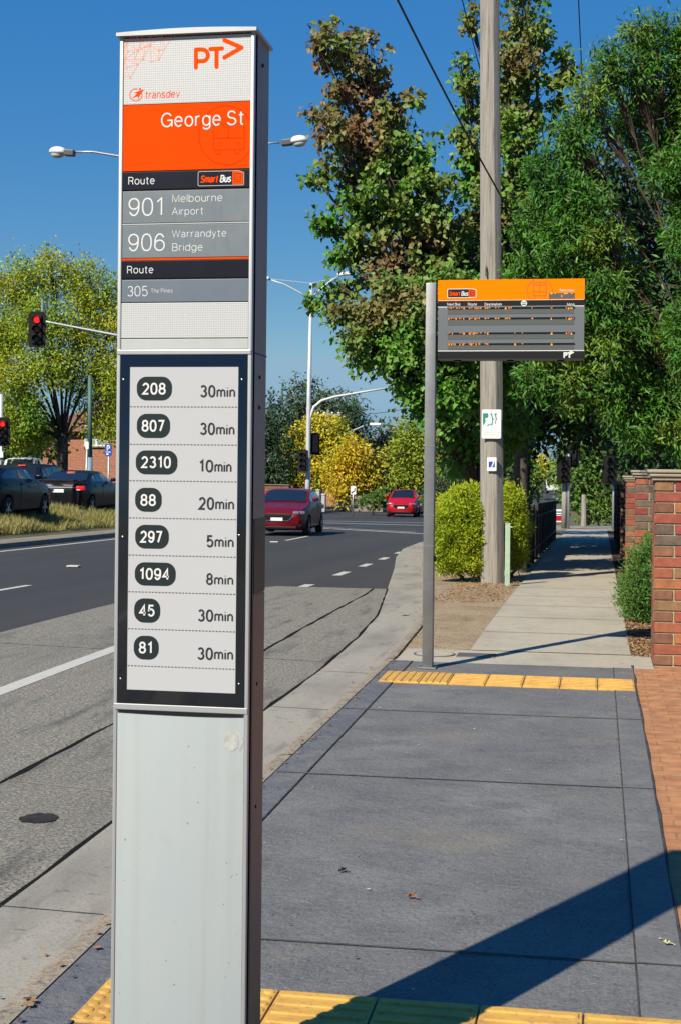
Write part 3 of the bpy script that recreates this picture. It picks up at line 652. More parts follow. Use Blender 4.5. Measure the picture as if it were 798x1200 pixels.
for pts, cl in (([(503, 478), (640, 474), (640, 588), (503, 592)], True), ([(503, 540), (640, 537)], False), ([(570, 478), (570, 540)], False), ([(515, 592), (515, 610), (535, 610), (535, 592)], False), ([(600, 590), (600, 608), (620, 608), (620, 590)], False)):
    mb.stroke(zA(pts), .0028, LY - .0001, .0005, closed=cl)
for c in (530, 614): mb.stroke(zA([(c + 9 * math.cos(R_(a)), 566 + 9 * math.sin(R_(a))) for a in range(0, 361, 40)]), .0018, LY, .0005, round_=False)
mb.build('bus_emblem', orange_d, name_p)
def route_head(y0, y1, bx): 
    p = panel('route_heading', y0, y1, navy); mb = MB(); text(mb, 'Route', *bx, LY, .11); mb.build('lettering', letter, p); return p
rh = route_head(199.8, 221.6, box_of(zoomB, 118, 238, 65, 100))
def badge(parent, B, yy, wh):
    """a rounded badge: B(fx, fy) gives the point at a fraction of the badge"""
    mb = MB()
    c = [B(.03, .0), (B(.88, .0)), B(1, .13), B(1, .97), B(.97, 1), B(.04, 1), B(0, .95), B(0, .05)]
    mb.stroke(c, wh, yy, .0006, closed=True, mi=0)
    mb.plate([B(.75, .03), B(.88, .03), B(.98, .14), B(.98, .95), B(.75, .95)], yy - .0001, .0006, mi=1)
    (x0, z1), (x1, z0) = B(.05, .27), B(.455, .80)
    text(mb, 'Smart', x0, x1, z0, z1, yy - .0003, .2, .22, 1, space=.07)
    (x0, z1), (x1, z0) = B(.475, .27), B(.73, .80)
    text(mb, 'Bus', x0, x1, z0, z1, yy - .0003, .2, .2, 0, space=.07)
    mb.stroke([B(.8, .2), B(.93, .2), B(.93, .75), B(.8, .75)], wh * .8, yy - .0004, .0006, closed=True, mi=2, round_=False)
    mb.stroke([B(.8, .45), B(.93, .45)], wh * .8, yy - .0004, .0006, mi=2, round_=False)
    mb.stroke([B(.8, .62), B(.93, .62)], wh * .6, yy - .0004, .0006, mi=2, round_=False)
    return mb.build('badge', [letter, logo_m, navy], parent)
bb = box_of(zoomB, 434, 638, 40, 104)
badge(rh, lambda fx, fy: (bb[0] + (bb[1] - bb[0]) * fx, bb[3] - (bb[3] - bb[2]) * fy), LY, .0009)
def route_row(y0, y1, m, items):
    p = panel('route_panel', y0, y1, m); mb = MB()
    for t, bx in items: text(mb, t, *bx, LY, .085)
    mb.build('lettering', letter, p)
route_row(222.4, 261, slate, [('901', box_of(zoomB, 119, 272, 159, 240)), ('Melbourne', box_of(zoomB, 318, 542, 142, 177)), ('Airport', box_of(zoomB, 316, 457, 201, 243))])
route_row(262.8, 302, slate, [('906', box_of(zoomB, 118, 284, 318, 397)), ('Warrandyte', box_of(zoomB, 316, 559, 301, 342)), ('Bridge', box_of(zoomB, 317, 453, 361, 404))])
mb = MB(); mb.box(-XI, XI, -.0015, .01, zc(262.6), zc(261.2)); mb.build('divider_strip', alu, pyl)
mb = MB(); mb.box(-XI, XI, -.0015, .01, zc(304.3), zc(302.3)); mb.build('divider_strip', logo_m, pyl)
route_head(304.5, 326.2, box_of(zoomB, 113, 232, 462, 496))
route_row(327, 354, slate2, [('305', box_of(zoomB, 115, 206, 552, 598)), ('The Pines', box_of(zoomB, 220, 319, 563, 582))])
panel('blank_panel', 354.3, 396.3, refl)
panel('lower_strip', 396.6, 409.5, strip_m)
mb = MB(); mb.bevel_box(-XW + .001, XW - .001, -.006, .02, zc(415.6), zc(409.8), .002); mb.build('cross_rail', alu, pyl)
# the screen
mb = MB(); mb.bevel_box(-XI, XI, -.0045, .02, zc(826), zc(416.2), .002)
frame = mb.build('screen_frame', scr_black, pyl, angle=40)
sc0, sc1 = L(154.2, 430)[0], L(280.8, 430)[0]
mb = MB(); mb.box(sc0, sc1, -.0055, .0, zc(810), zc(430.3)); screen = mb.build('display_screen', scr_white, frame)
SY = -.0063
mb = MB(); pill = MB(); tx = MB(); ink_mb = MB()
rows = [(zoomC, '208', 160, 317, 158, 263, 185, 290, 185, 238, '30', 442, 596, 195, 250), (zoomC, '807', 160, 308, 323, 430, 182, 283, 350, 403, '30', 440, 592, 362, 417),
        (zoomC, '2310', 155, 340, 486, 592, 180, 312, 512, 565, '10', 436, 578, 527, 583), (zoomC, '88', 152, 270, 652, 758, 176, 245, 680, 733, '20', 433, 588, 693, 750),
        (zoomC, '297', 152, 301, 817, 922, 175, 272, 843, 897, '5', 467, 585, 862, 917), (zoomD, '1094', 150, 331, 110, 213, 172, 305, 135, 188, '8', 464, 582, 157, 210),
        (zoomD, '45', 147, 262, 270, 377, 170, 238, 297, 350, '30', 427, 580, 318, 373), (zoomD, '81', 145, 255, 436, 541, 168, 225, 462, 515, '30', 424, 579, 487, 543)]
for zm, t, a0, a1, b0, b1, c0, c1, d0, d1, mn, e0, e1, f0, f1 in rows:
    x0, x1, z0, z1 = box_of(zm, a0, a1, b0, b1)
    o = MB(); o.plate(rrect(x0, x1, z0, z1, .0235, 8), SY, .0006)
    pl = o.build('route_pill', ink, screen)
    o = MB(); text(o, t, *box_of(zm, c0, c1, d0, d1), SY - .0006, .175); o.build('lettering', pill_t, screen)
    fr = .45 if len(mn) == 2 else .27
    mid = e0 + (e1 - e0) * fr
    tx = MB(); text(tx, mn, *box_of(zm, e0, mid - 2, f0, f1), SY, .18)
    text(tx, 'min', *box_of(zm, mid + 3, e1, f0 + 8, f1), SY, .175)
    tx.build('lettering', ink_t, screen)
dot_m = mat('dotted_line_ink', (.10, .10, .10), .5)
for y in (477.4, 521.6, 564.4, 608.2, 652.0, 695.2, 738.8, 782.3):
    z = zc(y); k = 32; mb = MB()
    for i in range(k):
        x = sc0 + (sc1 - sc0) * (i + .15) / k
        mb.plate([(x, z), (x + .0048, z), (x + .0048, z + .0021), (x, z + .0021)], SY, .0005)
    mb.build('dotted_line', dot_m, screen)
for x, y in ((146, 445), (284.5, 445), (145, 629), (280, 627), (142.5, 795), (278.5, 801)):
    a, z = L(x, y); mb = MB(); mb.lathe([(.003, 0), (.003, .001), (.001, .0018)], 12, M=Matrix.Translation((a, -.0046, z)) @ Matrix.Rotation(R_(90), 4, 'X') @ Matrix.Scale(.7, 4)); mb.build('screw', rim_m, frame)
mb = MB(); mb.bevel_box(-XW + .001, XW - .001, -.0055, .02, zc(834), zc(826.6), .002); mb.build('cross_rail', alu, pyl)
lowp = MB(); lowp.bevel_box(-XI, XI, -.0015, .02, -.03, zc(834.6), .0012); low = lowp.build('base_panel', palepan, pyl, angle=40)
# thin black plate: the bulging shadow line under the rail, drawn as a lip
mb = MB(); pts = [(-XI + .002, zc(835)), (XI - .002, zc(835)), (XI - .002, zc(837.5))] + [(XI - .002 - (2 * XI - .004) * i / 14, zc(837.5) - .0026 * math.sin(math.pi * (i / 14) ** .8)) for i in range(1, 15)]
mb.plate(pts, -.0035, .003); mb.build('shadow_lip', black_pl, pyl)
rr = random.Random(4); mb = MB()
cx_, cz_ = L(269.5, 869)
mb.plate([(cx_ + .0185 * (1 + rr.uniform(-.09, .07)) * math.cos(R_(a)), cz_ + .022 * (1 + rr.uniform(-.09, .07)) * math.sin(R_(a))) for a in range(0, 360, 14)], -.0022, .0008)
mb.stroke([(cx_ + .026 * math.cos(R_(a)), cz_ + .026 * math.sin(R_(a))) for a in range(-40, 70, 12)], .005, -.0022, .0008)
mb.build('glue_residue', mat('glue_residue', (.38, .385, .36), .8, var=.3, vscale=60), low)
chip_m = mat('paint_chip', (.22, .21, .19), .8)
for _ in range(26):
    mb = MB()
    x, z = rr.uniform(-XI + .01, XI - .01), rr.uniform(.05, zc(845)); r = rr.uniform(.0006, .0018)
    mb.plate([(x + r * math.cos(R_(a)), z + r * rr.uniform(.7, 1.6) * math.sin(R_(a))) for a in range(0, 360, 45)], -.0021, .0006); mb.build('paint_chip', chip_m, low)
# the side: dark plaque with lettering, bronze lower cover, bolts
def side_txt(mb, t, y0, y1, z0, z1): text(mb, t, y0, y1, z0, z1, XW + .0033, .12, face='x')
mb = MB(); mb.box(XW - .002, XW + .0022, .034, DEP - .004, zc(696), zc(608)); plq = mb.build('side_plaque', mat('plaque_brown', (.022, .017, .014), .45), pyl)
mb = MB()
for t, a, b2, y in (('Timetables', .042, .14, 622), ('Phone', .042, .105, 633), ('131638', .042, .105, 643), ('ID 4216', .042, .118, 684)): side_txt(mb, t, a, b2, zc(y + 3), zc(y - 3))
mb.build('lettering', mat('plaque_lettering', (.17, .15, .13), .6), plq)
mb = MB(); mb.box(XW - .002, XW + .0015, .033, DEP - .002, -.03, zc(698)); mb.build('side_cover', side_b, pyl)
mb = MB(); mb.box(XW - .002, XW + .0012, .031, DEP + .0005, zc(413.5), zc(412.3)); mb.build('side_seam', black_pl, pyl)
for y in (70, 440, 476, 804, 950):
    mb = MB(); mb.lathe([(.0045, 0), (.0045, .002), (.002, .003)], 10, M=Matrix.Translation((XW + .001, .075, zc(y))) @ Matrix.Rotation(R_(90), 4, 'Y')); mb.build('bolt', black_pl, pyl)

# ------------------------------------------------------------------ the next-bus display on its post
YD = 11.23
def zoomS(x, y): return 480 + x / 3.627, 300 + y / 3.627
disp = thing('bus_arrival_display', 'orange and grey next bus display board on a slim steel post', 'display board', (-1.25, YD, 0))
def SP(x, y):
    p = on_plane(*zoomS(x, y), YD); return p.x + 1.25, p.z
def sbox(x0, x1, y0, y1):
    (a, d), (b, c) = SP(x0, y0), SP(x1, y1); (e, _), (g, _) = SP(x0, y1), SP(x1, y0)
    z1 = (d + SP(x1, y0)[1]) / 2; z0 = (c + SP(x0, y1)[1]) / 2
    return (a + e) / 2, (b + g) / 2, z0, z1
post_m = mat('brushed_post_steel', (.205, .21, .212), .45, .6, var=.25, vscale=3, bump=.05, bscale=30)
pl0 = on_plane(494.5, 783, YD).x + 1.25; pl1 = on_plane(506.5, 783, YD).x + 1.25
xt0, zt = SP(80, 115)
mb = MB(); mb.bevel_box(pl0, pl1, -.02, .075, 0, zt, .006)
post = mb.build('post', post_m, disp, angle=40)
seam_m = mat('post_seam', (.25, .25, .25), .5, .5)
for y in (523, 604, 640): z = on_plane(500, y, YD).z; mb = MB(); mb.box(pl0 - .002, pl1 + .002, -.022, .077, z, z + .006); mb.build('post_seam', seam_m, post)
mb = MB(); mb.bevel_box(pl0 - .03, pl1 + .03, -.05, .105, 0, .012, .004); mb.build('base_plate', post_m, disp)
mb = MB(); z = on_plane(510, 655, YD).z; mb.lathe([(.022, 0), (.022, .012), (.012, .02)], 12, M=Matrix.Translation((pl1, .02, z)) @ Matrix.Rotation(R_(90), 4, 'Y')); mb.build('push_button', black_pl, disp)
x0, x1, z0, z1 = sbox(119, 741, 99, 441)
mb = MB(); mb.bevel_box(x0, x1, .004, .14, z0, z1, .005)
case = mb.build('case', mat('display_case', (.03, .03, .032), .5), disp, angle=40)
d_orange = mat('amber_orange_vinyl', (.82, .20, .0), .6, spec=.03, var=.03, vscale=5)
d_or_d = mat('amber_print', (.70, .09, .004), .45)
d_grey = mat('display_grey', (.115, .128, .142), .45, var=.05, vscale=3)
d_led = mat('led_window', (.085, .095, .085), .35)
led = mat('led_amber', (.95, .28, .02), .5, emit=.8)
def dpan(name, bx, m, yy=0.0, t=.006, par=None):
    mb = MB(); mb.box(bx[0], bx[1], yy, yy + t, bx[2], bx[3]); return mb.build(name, m, par or case)
op = dpan('orange_header', sbox(119, 742, 99, 187), d_orange)
bp_ = dpan('column_heading', sbox(119, 741, 188.5, 213), black_pl)
gp = dpan('grey_panel', sbox(119, 740, 216.5, 401), d_grey)
lp = dpan('lower_band', sbox(119, 738, 404.5, 433), black_pl)
mb = MB()
for y0, y1 in ((213, 216.5), (401, 404.5), (187, 188.5)): bx = sbox(119, 740, y0, y1); mb.box(bx[0], bx[1], -.001, .006, bx[2], bx[3])
mb.build('white_line', letter, case)
mb = MB()
mb.stroke([SP(551 + 54 * math.cos(R_(a)), 149 - 53 * math.sin(R_(a))) for a in list(range(-44, 67, 6))], .007, -.0015, .001, round_=False)
mb.stroke([SP(551 + 54 * math.cos(R_(a)), 149 - 53 * math.sin(R_(a))) for a in list(range(114, 225, 6))], .007, -.0015, .001, round_=False)
for pts, cl in (([(523, 112), (578, 112), (578, 168), (523, 168)], True), ([(523, 122), (578, 122)], False), ([(523, 152), (578, 152)], False), ([(550, 122), (550, 152)], False), ([(530, 168), (530, 180)], False), ([(570, 168), (570, 180)], False)):
    mb.stroke([SP(*p) for p in pts], .0065, -.0017, .001, closed=cl, round_=False)
mb.build('bus_emblem', d_or_d, op)
mb = MB(); bx = sbox(160, 281, 140, 177); mb.box(bx[0], bx[0] + (bx[1] - bx[0]) * .74, -.0012, 0, bx[2], bx[3]); mb.build('badge_backing', black_pl, op)
badge(op, lambda fx, fy: (bx[0] + (bx[1] - bx[0]) * fx, bx[3] - (bx[3] - bx[2]) * fy), -.0022, .005)
mb = MB(); text(mb, 'Time Now', *sbox(634, 697, 140, 151), -.0016, .16); mb.build('lettering', letter, op)
tw = dpan('clock_window', sbox(590, 700, 157, 181), d_led, -.002, .003, op)
def leds(parent, row_top, cells, h=6.5):
    rr = random.Random(int(row_top))
    for a, b in cells:
        x = a; mb = MB()
        while x < b:
            w_ = rr.choice((4, 5.5, 7)); q = sbox(x, x + w_, row_top, row_top + h * rr.choice((.45, .7, 1)))
            mb.box(q[0], q[1], -.0052, -.0022, q[2], q[3]); x += w_ + rr.choice((3, 5, 8))
        mb.build('led_character', led, parent)
leds(tw, 157.5, [(598, 604), (615, 621), (655, 668), (685, 692)]); 
mb = MB()
for y in (166, 172): q = sbox(643, 646, y, y + 3); mb.box(q[0], q[1], -.005, -.0022, q[2], q[3])
mb.build('led_segment', led, tw)
mb = MB()
for t, a, b2 in (('Next Bus', 158, 214), ('Route', 246, 284), ('Destination', 317, 389), ('Mins', 667, 699)): text(mb, t, *sbox(a, b2, 199, 211), -.0015, .16)
mb.plate([SP(484 + 13 * math.cos(R_(a)), 201 - 12.5 * math.sin(R_(a))) for a in range(0, 360, 15)], -.0025, .001)
mb.build('lettering', letter, bp_)
mb = MB(); mb.stroke([SP(475, 197), SP(493, 197)], .004, -.0032, .001); mb.stroke([SP(478, 205), SP(490, 205)], .008, -.0032, .001); mb.build('low_floor_symbol', black_pl, bp_)
rows_ = [(218, 246, [(163, 236), (250, 300), (317, 336), (361, 379), (403, 432), (516, 520), (598, 606), (662, 694)]), (262, 293, [(163, 236), (250, 300), (317, 336), (361, 379), (403, 432), (516, 520), (598, 606), (662, 694)]),
         (325, 353, [(163, 190), (210, 236), (250, 300), (317, 336), (443, 447), (475, 479), (598, 606), (662, 690)]), (371, 398, [(163, 190), (210, 236), (250, 300), (317, 336), (443, 447), (475, 479), (598, 606)])]
mb = None
for y0, y1, cells in rows_:
    wnd = dpan('led_row', sbox(160, 696, y0, y1), d_led, -.002, .003, gp)
    q = sbox(159, 697, y0 - 3.5, y0); mb = MB(); mb.box(q[0], q[1], -.018, .002, q[2], q[3]); mb.build('row_hood', d_grey, gp)
    leds(wnd, y0 + .5, cells, 8)
mb = MB()
mb.stroke([SP(655, 430), SP(655, 412), SP(664, 412), SP(667, 416), SP(664, 421), SP(655, 421)], .012, -.0015, .001)
mb.stroke([SP(670, 412), SP(684, 411)], .012, -.0015, .001); mb.stroke([SP(677, 412), SP(677, 430)], .012, -.0018, .001)
mb.stroke([SP(680, 405), SP(694, 410), SP(680, 417)], .009, -.002, .001)
mb.build('emblem', letter, lp)
for x in (200, 425, 640): q = sbox(x - 14, x + 14, 441, 447); mb = MB(); mb.box(q[0], q[1], .02, .1, q[2], q[3]); mb.build('bracket', black_pl, case)

# ------------------------------------------------------------------ brick wall with capped pillars
br_red = mat('red_brick', (.27, .075, .040), .85, var=.35, vscale=14, bump=.3, bscale=60, island=.22)
br_brown = mat('brown_brick', (.20, .10, .048), .85, var=.4, vscale=14, bump=.3, bscale=60, island=.2)
br_dark = mat('dark_brick', (.135, .10, .07), .85, var=.4, vscale=14, bump=.3, bscale=60, island=.2)
mortar = mat('cream_mortar', (.38, .32, .21), .95, var=.25, vscale=20, bump=.4, bscale=90)
cap_m = layered('cap_stone', (.31, .27, .2), .85, [((6, 6, 6), 6, .45, .7, (.27, .23, .17), .7), ((30, 30, 30), 4, .6, .7, (.16, .14, .1), .6)], [(60, .4, .006)])
wall_brick_shaded = brick_mat('wall_brickwork_shaded', (.17, .065, .038), (.10, .055, .034), (.30, .26, .19), .24, .0865, .010)  # brick colours darkened to hold the tree shade on the rear wall
def bricks(mb, P0, ud, nd, width, z0, z1, seed, depth=.012, brown=0.):
    """courses of single bricks on an upright face: P0 the lower corner, ud along the face, nd out of it; alternate courses of headers and stretchers"""
    rr = random.Random(seed); H = .0865; rows = round((z1 - z0) / H); H = (z1 - z0) / rows
    for r in range(rows):
        x = 0.; hdr = r % 2 == 0; first = True
        while x < width - .02:
            ln = .155 if (hdr and first) else .305 if not hdr and first else .235
            first = False
            e = min(x + ln, width)
            if width - e < .05: e = width
            a, b = x + .006, e - .006
            c = [P0 + ud * a, P0 + ud * b]; za, zb = z0 + r * H + .006, z0 + (r + 1) * H - .006
            j = rr.uniform(-.0015, .0015); k = .003
            vs = []
            for q, dz, off in ((c[0], za, 0), (c[1], za, 0), (c[1], zb, 0), (c[0], zb, 0)): vs.append(q + Vector((0, 0, dz)))
            sx = [1, -1, -1, 1]; sz = [1, 1, -1, -1]
            vs += [vs[i] + ud * (sx[i] * k) + Vector((0, 0, sz[i] * k)) + nd * (depth + j) for i in range(4)]
            t = rr.random() + brown
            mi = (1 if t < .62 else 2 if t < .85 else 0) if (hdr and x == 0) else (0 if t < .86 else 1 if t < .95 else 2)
            mb.add(vs, [(4, 5, 6, 7), (0, 1, 5, 4), (1, 2, 6, 5), (2, 3, 7, 6), (3, 0, 4, 7)], mi)
            x = e
wall = thing('brick_wall', 'red brick garden wall with square pillars and cream moulded capping beside footpath', 'wall', (.45, 11.85, 0))
def wpill(y, xw, d, zt, near, sd):
    zb = tz(y + d / 2) - .05
    mb = MB(); mb.box(.012, xw, y - 11.85 + .012, y - 11.85 + d - .012, zb, zt)
    core = mb.build('pillar', mortar if near else wall_brick_shaded, wall)
    if near:
        mb = MB()
        bricks(mb, Vector((.0, y - 11.85 + .012, 0)), Vector((1, 0, 0)), Vector((0, -1, 0)), xw, zb + .05, zt, sd, brown=.45 if y > 13 else 0)  # rear pillars get browner, darker bricks, tree shade put into the mix
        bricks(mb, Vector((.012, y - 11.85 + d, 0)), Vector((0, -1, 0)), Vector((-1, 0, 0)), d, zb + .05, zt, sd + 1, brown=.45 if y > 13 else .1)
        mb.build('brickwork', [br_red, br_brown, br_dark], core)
    mb = MB(); yy = y - 11.85
    mb.bevel_box(-.022, xw + .03, yy - .022, yy + d + .022, zt + .001, zt + .03, .008)
    mb.bevel_box(-.045, xw + .05, yy - .045, yy + d + .045, zt + .031, zt + .062, .014)
    mb.bevel_box(-.058, xw + .06, yy - .058, yy + d + .058, zt + .063, zt + .088, .008)
    mb.build('capping', cap_m, core, smooth=True, angle=35)
for i, (y, zt) in enumerate(((11.85, 1.475), (17.7, 1.445), (23.6, 1.33), (29.5, 1.2), (35.4, 1.1), (41.3, 1.0))):
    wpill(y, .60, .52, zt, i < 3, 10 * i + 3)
ys = [11.85, 17.7, 23.6, 29.5, 35.4, 41.3]
for i in range(5):
    a, b = ys[i] + .52, ys[i + 1]; zt = 1.36 - .1 * max(0, i - .3)
    mb = MB(); mb.box(.33, .53, a - 11.85, b - 11.85, tz(b) - .1, zt)
    mb.bevel_box(.28, .58, a - 11.85 + .06, b - 11.85 - .06, zt + .002, zt + .06, .014, mi=1)
    mb.build('wall_panel', [wall_brick_shaded, cap_m], wall)

# ------------------------------------------------------------------ utility pole, its plates, wires
wood = bpy.data.materials.new('weathered_timber'); wood.use_nodes = True
n = wood.node_tree.nodes; l = wood.node_tree.links; b = n['Principled BSDF']; b.inputs['Roughness'].default_value = .9
tc = n.new('ShaderNodeTexCoord'); mp = n.new('ShaderNodeMapping'); mp.inputs['Scale'].default_value = (22, 22, .9); l.new(tc.outputs['Object'], mp.inputs[0])
nz = n.new('ShaderNodeTexNoise'); nz.inputs['Scale'].default_value = 1.3; nz.inputs['Detail'].default_value = 9; nz.inputs['Roughness'].default_value = .7; l.new(mp.outputs[0], nz.inputs['Vector'])
cr = n.new('ShaderNodeValToRGB'); e = cr.color_ramp.elements; e[0].position = .30; e[0].color = (.07, .062, .052, 1); e[1].position = .62; e[1].color = (.30, .28, .245, 1)
k = e.new(.46); k.color = (.235, .215, .185, 1)
l.new(nz.outputs['Fac'], cr.inputs[0]); l.new(cr.outputs[0], b.inputs['Base Color'])
bp = n.new('ShaderNodeBump'); bp.inputs['Strength'].default_value = .7; bp.inputs['Distance'].default_value = .02; l.new(nz.outputs['Fac'], bp.inputs['Height']); l.new(bp.outputs[0], b.inputs['Normal'])
UX, UY = -1.48, 21.0
up = thing('utility_pole', 'tall weathered grey timber utility pole rising behind the yellow-green shrubs', 'utility pole', (UX, UY, tz(UY) - .02))
mb = MB(); rr = random.Random(2); HP = 10.4
for i in range(41):
    pass
vs = []; fs = []; N = 14
for i in range(31):
    z = HP * i / 30; r = .172 - .0042 * z
    for k_ in range(N):
        a = 2 * math.pi * (k_ + .5) / N; q = r * (1 + (.025 if k_ % 2 else -.02)); vs.append((q * math.cos(a) - .0145 * z, q * math.sin(a), z))
for i in range(30):
    for k_ in range(N): fs.append((i * N + k_, i * N + (k_ + 1) % N, (i + 1) * N + (k_ + 1) % N, (i + 1) * N + k_))
fs.append(tuple(range(30 * N, 31 * N))); mb.add(vs, fs); mb.build('pole_shaft', wood, up, angle=30)
mb = MB(); mb.bevel_box(-1.35, 1.2, -.24, -.14, HP - .55, HP - .42, .01); mb.build('cross_arm', wood, up)
INS = [-.95, .1, 1.05]
for x in INS:
    mb = MB(); mb.lathe([(.02, 0), (.045, .02), (.03, .05), (.05, .07), (.03, .1), (.04, .13), (.015, .15)], 10, M=Matrix.Translation((x, -.19, HP - .42))); mb.build('insulator', mat('brown_porcelain', (.1, .04, .02), .2), up)
mb = MB(); q = on_plane(569, 300, UY - .19); mb.tube([(q.x - UX, q.y - UY + .03, q.z - .0), (q.x - UX, q.y - UY, q.z - .05), (q.x - UX, q.y - UY, q.z - .15)], .012, 6); mb.build('pole_step', mat('rusty_iron', (.16, .08, .04), .8), up)
wire_m = mat('black_cable', (.015, .015, .016), .6)
def cable(name, label, a, b, sag, r=.012, group=None, cat='power line', n=24):
    a = Vector(a); b = Vector(b); mb = MB()
    mb.tube([(b - a) * (i / n) + Vector((0, 0, -4 * sag * (i / n) * (1 - i / n))) for i in range(n + 1)], r, 6)
    o = mb.build(name, wire_m); o.location = a
    return tag(o, label, cat, group)
PZ = tz(UY) - .02 + HP - .27
for x, lb in zip(INS, ('leftmost of the three thin overhead lines running off along the street', 'middle one of the three thin overhead lines running off along the street', 'rightmost of the three thin overhead lines running off along the street')):
    cable('power_line', lb, (UX + x - .0, UY - .19, PZ), (UX + x + .2, 66, PZ - 1.3), .5, .011, 'overhead lines along the street')
wa = at(440, -52, 12.5); wb = at(640, 318, 22)
cable('service_cable', 'thick black cable slanting down across the timber pole into the tree', wa, wb, .12, .011)
white_enam = mat('white_enamel', (.70, .72, .72), .4, var=.05, vscale=9)
teal = mat('teal_print', (.01, .23, .17), .5)
grey_print = mat('grey_print', (.3, .36, .36), .6)
blue_print = mat('blue_print', (.008, .06, .33), .45)
YS_ = UY - .205
def zoomN(x, y): return 550 + x / 13.3, 470 + y / 13.3
def NP(x, y):
    p = on_plane(*zoomN(x, y), YS_); return p.x - UX, p.z - tz(UY)
sg = thing('community_sign', 'white sign with teal face profiles screwed to the timber pole', 'sign', (UX, YS_, tz(UY)))
c = [NP(188, 130), NP(490, 132), NP(490, 585), NP(190, 585)]
mb = MB(); mb.plate(rrect(c[0][0], c[1][0], c[2][1], c[0][1], .02), 0, .004); pl_ = mb.build('sign_plate', white_enam, sg)
mb = MB()
mb.plate([NP(*p) for p in ((202, 190), (280, 188), (288, 215), (290, 245), (275, 262), (245, 262), (238, 285), (250, 310), (235, 345), (205, 382))], -.0012, .001)
mb.plate([NP(*p) for p in ((318, 188), (345, 190), (355, 240), (375, 285), (362, 300), (365, 345), (340, 350), (348, 300), (338, 240))], -.0012, .001)
mb.plate([NP(*p) for p in ((375, 195), (420, 190), (412, 215), (416, 262), (424, 290), (412, 300), (408, 352), (392, 352), (402, 290), (396, 230))], -.0012, .001)
mb.plate([NP(*p) for p in ((262, 390), (290, 360), (345, 348), (360, 362), (330, 388), (335, 365), (300, 370), (285, 392))], -.0012, .001)
mb.build('face_profiles', teal, pl_)
mb = MB()
def tl(mb, t, x0, x1, y0, y1, yy=-.0012, wt=.13):
    (a, d), (b2, c2) = NP(x0, y0), NP(x1, y1); text(mb, t, a, b2, c2, d, yy, wt)
tl(mb, 'Neighbourhood', 208, 470, 482, 500); tl(mb, 'WATCH AREA'.title(), 208, 395, 514, 530)
mb.build('lettering', grey_print, pl_)
mb = MB()
for y in (165, 548): a, z = NP(338, y); mb.lathe([(.007, 0), (.006, .004)], 8, M=Matrix.Translation((a, -.0005, z)) @ Matrix.Rotation(R_(90), 4, 'X'))
mb.build('screw', steel, pl_)
sg = thing('pole_notice', 'small white notice with a blue square low on the timber pole', 'sign', (UX, YS_, tz(UY)))
c = [NP(268, 875), NP(416, 875), NP(410, 1090), NP(268, 1090)]
mb = MB(); mb.plate(rrect(c[0][0], c[1][0], c[2][1], c[0][1], .008), 0, .004); pl_ = mb.build('sign_plate', white_enam, sg)
mb = MB(); mb.plate([NP(*p) for p in ((294, 943), (390, 943), (390, 1033), (294, 1033))], -.001, .0008); mb.build('blue_square', blue_print, pl_)
mb = MB(); mb.plate([NP(*p) for p in ((330, 1031), (365, 945), (385, 945), (350, 1031))], -.002, .0008); mb.build('swoosh', white_enam, pl_)
# marker post
mp_ = thing('marker_post', 'pale green square marker post beside the shrub at footpath edge', 'bollard', (-1.23, 20.4, tz(20.4)))
mb = MB(); mb.bevel_box(-.035, .035, -.035, .035, -.05, .86, .004); mb.build('post', green_paint, mp_)
mb = MB(); mb.box(.035, .06, -.03, .03, .81, .83); mb.bevel_box(-.04, .04, -.04, .04, .861, .872, .003); mb.build('cap', green_paint, mp_)
# pits in the apron
iron = mat('cast_iron_lid', (.14, .135, .13), .6, .4, var=.2, vscale=30, bump=.3, bscale=120)
q = (-1.33, 12.1)
mh = thing('manhole_cover', 'round concrete manhole cover set in the pale apron left of post', 'manhole cover', (*q, -.002))
mb = MB(); mb.lathe([(.175, -.004), (.175, .003), (.163, .0035), (.16, .003)], 32); mb.build('rim', mat('dark_rim', (.10, .095, .09), .8), mh)
mb = MB(); mb.lathe([(.158, -.004), (.156, .0045), (.06, .006)], 32); mb.build('lid', path_m, mh)
sp = thing('service_pit_lid', 'small dark rectangular pit lid in the pale concrete apron', 'pit lid', (-.98, 12.1, -.004))
mb = MB(); mb.bevel_box(-.16, .16, -.12, .12, -.01, .006, .003); mb.build('lid', iron, sp)
# fence along the path
FY = 24.0
fn = thing('picket_fence', 'low dark fence of upright pickets running along footpath edge', 'fence', (-1.19, FY, 0))
y = 0.
for i in range(12):
    Y = FY + i * 1.6; mb = MB(); mb.bevel_box(-.045, .045, i * 1.6 - .045, i * 1.6 + .045, tz(Y) - .1, tz(Y) + 1.08, .008); mb.build('fence_post', dark_fence, fn)
rr = random.Random(8); mb = MB()
for i in range(150):
    if i % 13 == 0: continue
    yy = i * .1231; z = tz(FY + yy); mb.box(-.012, .010, yy - .04 + rr.uniform(-.004, .004), yy + .04, z + .05, z + 1.0 + rr.uniform(-.015, .015))
mb.build('picket_panel', dark_fence, fn)
for h in (.25, .85):
    mb = MB(); mb.tube([(.03, yy, tz(FY + yy) + h) for yy in (0, 6, 12, 17.6)], .028, 4); mb.build('rail', dark_fence, fn)

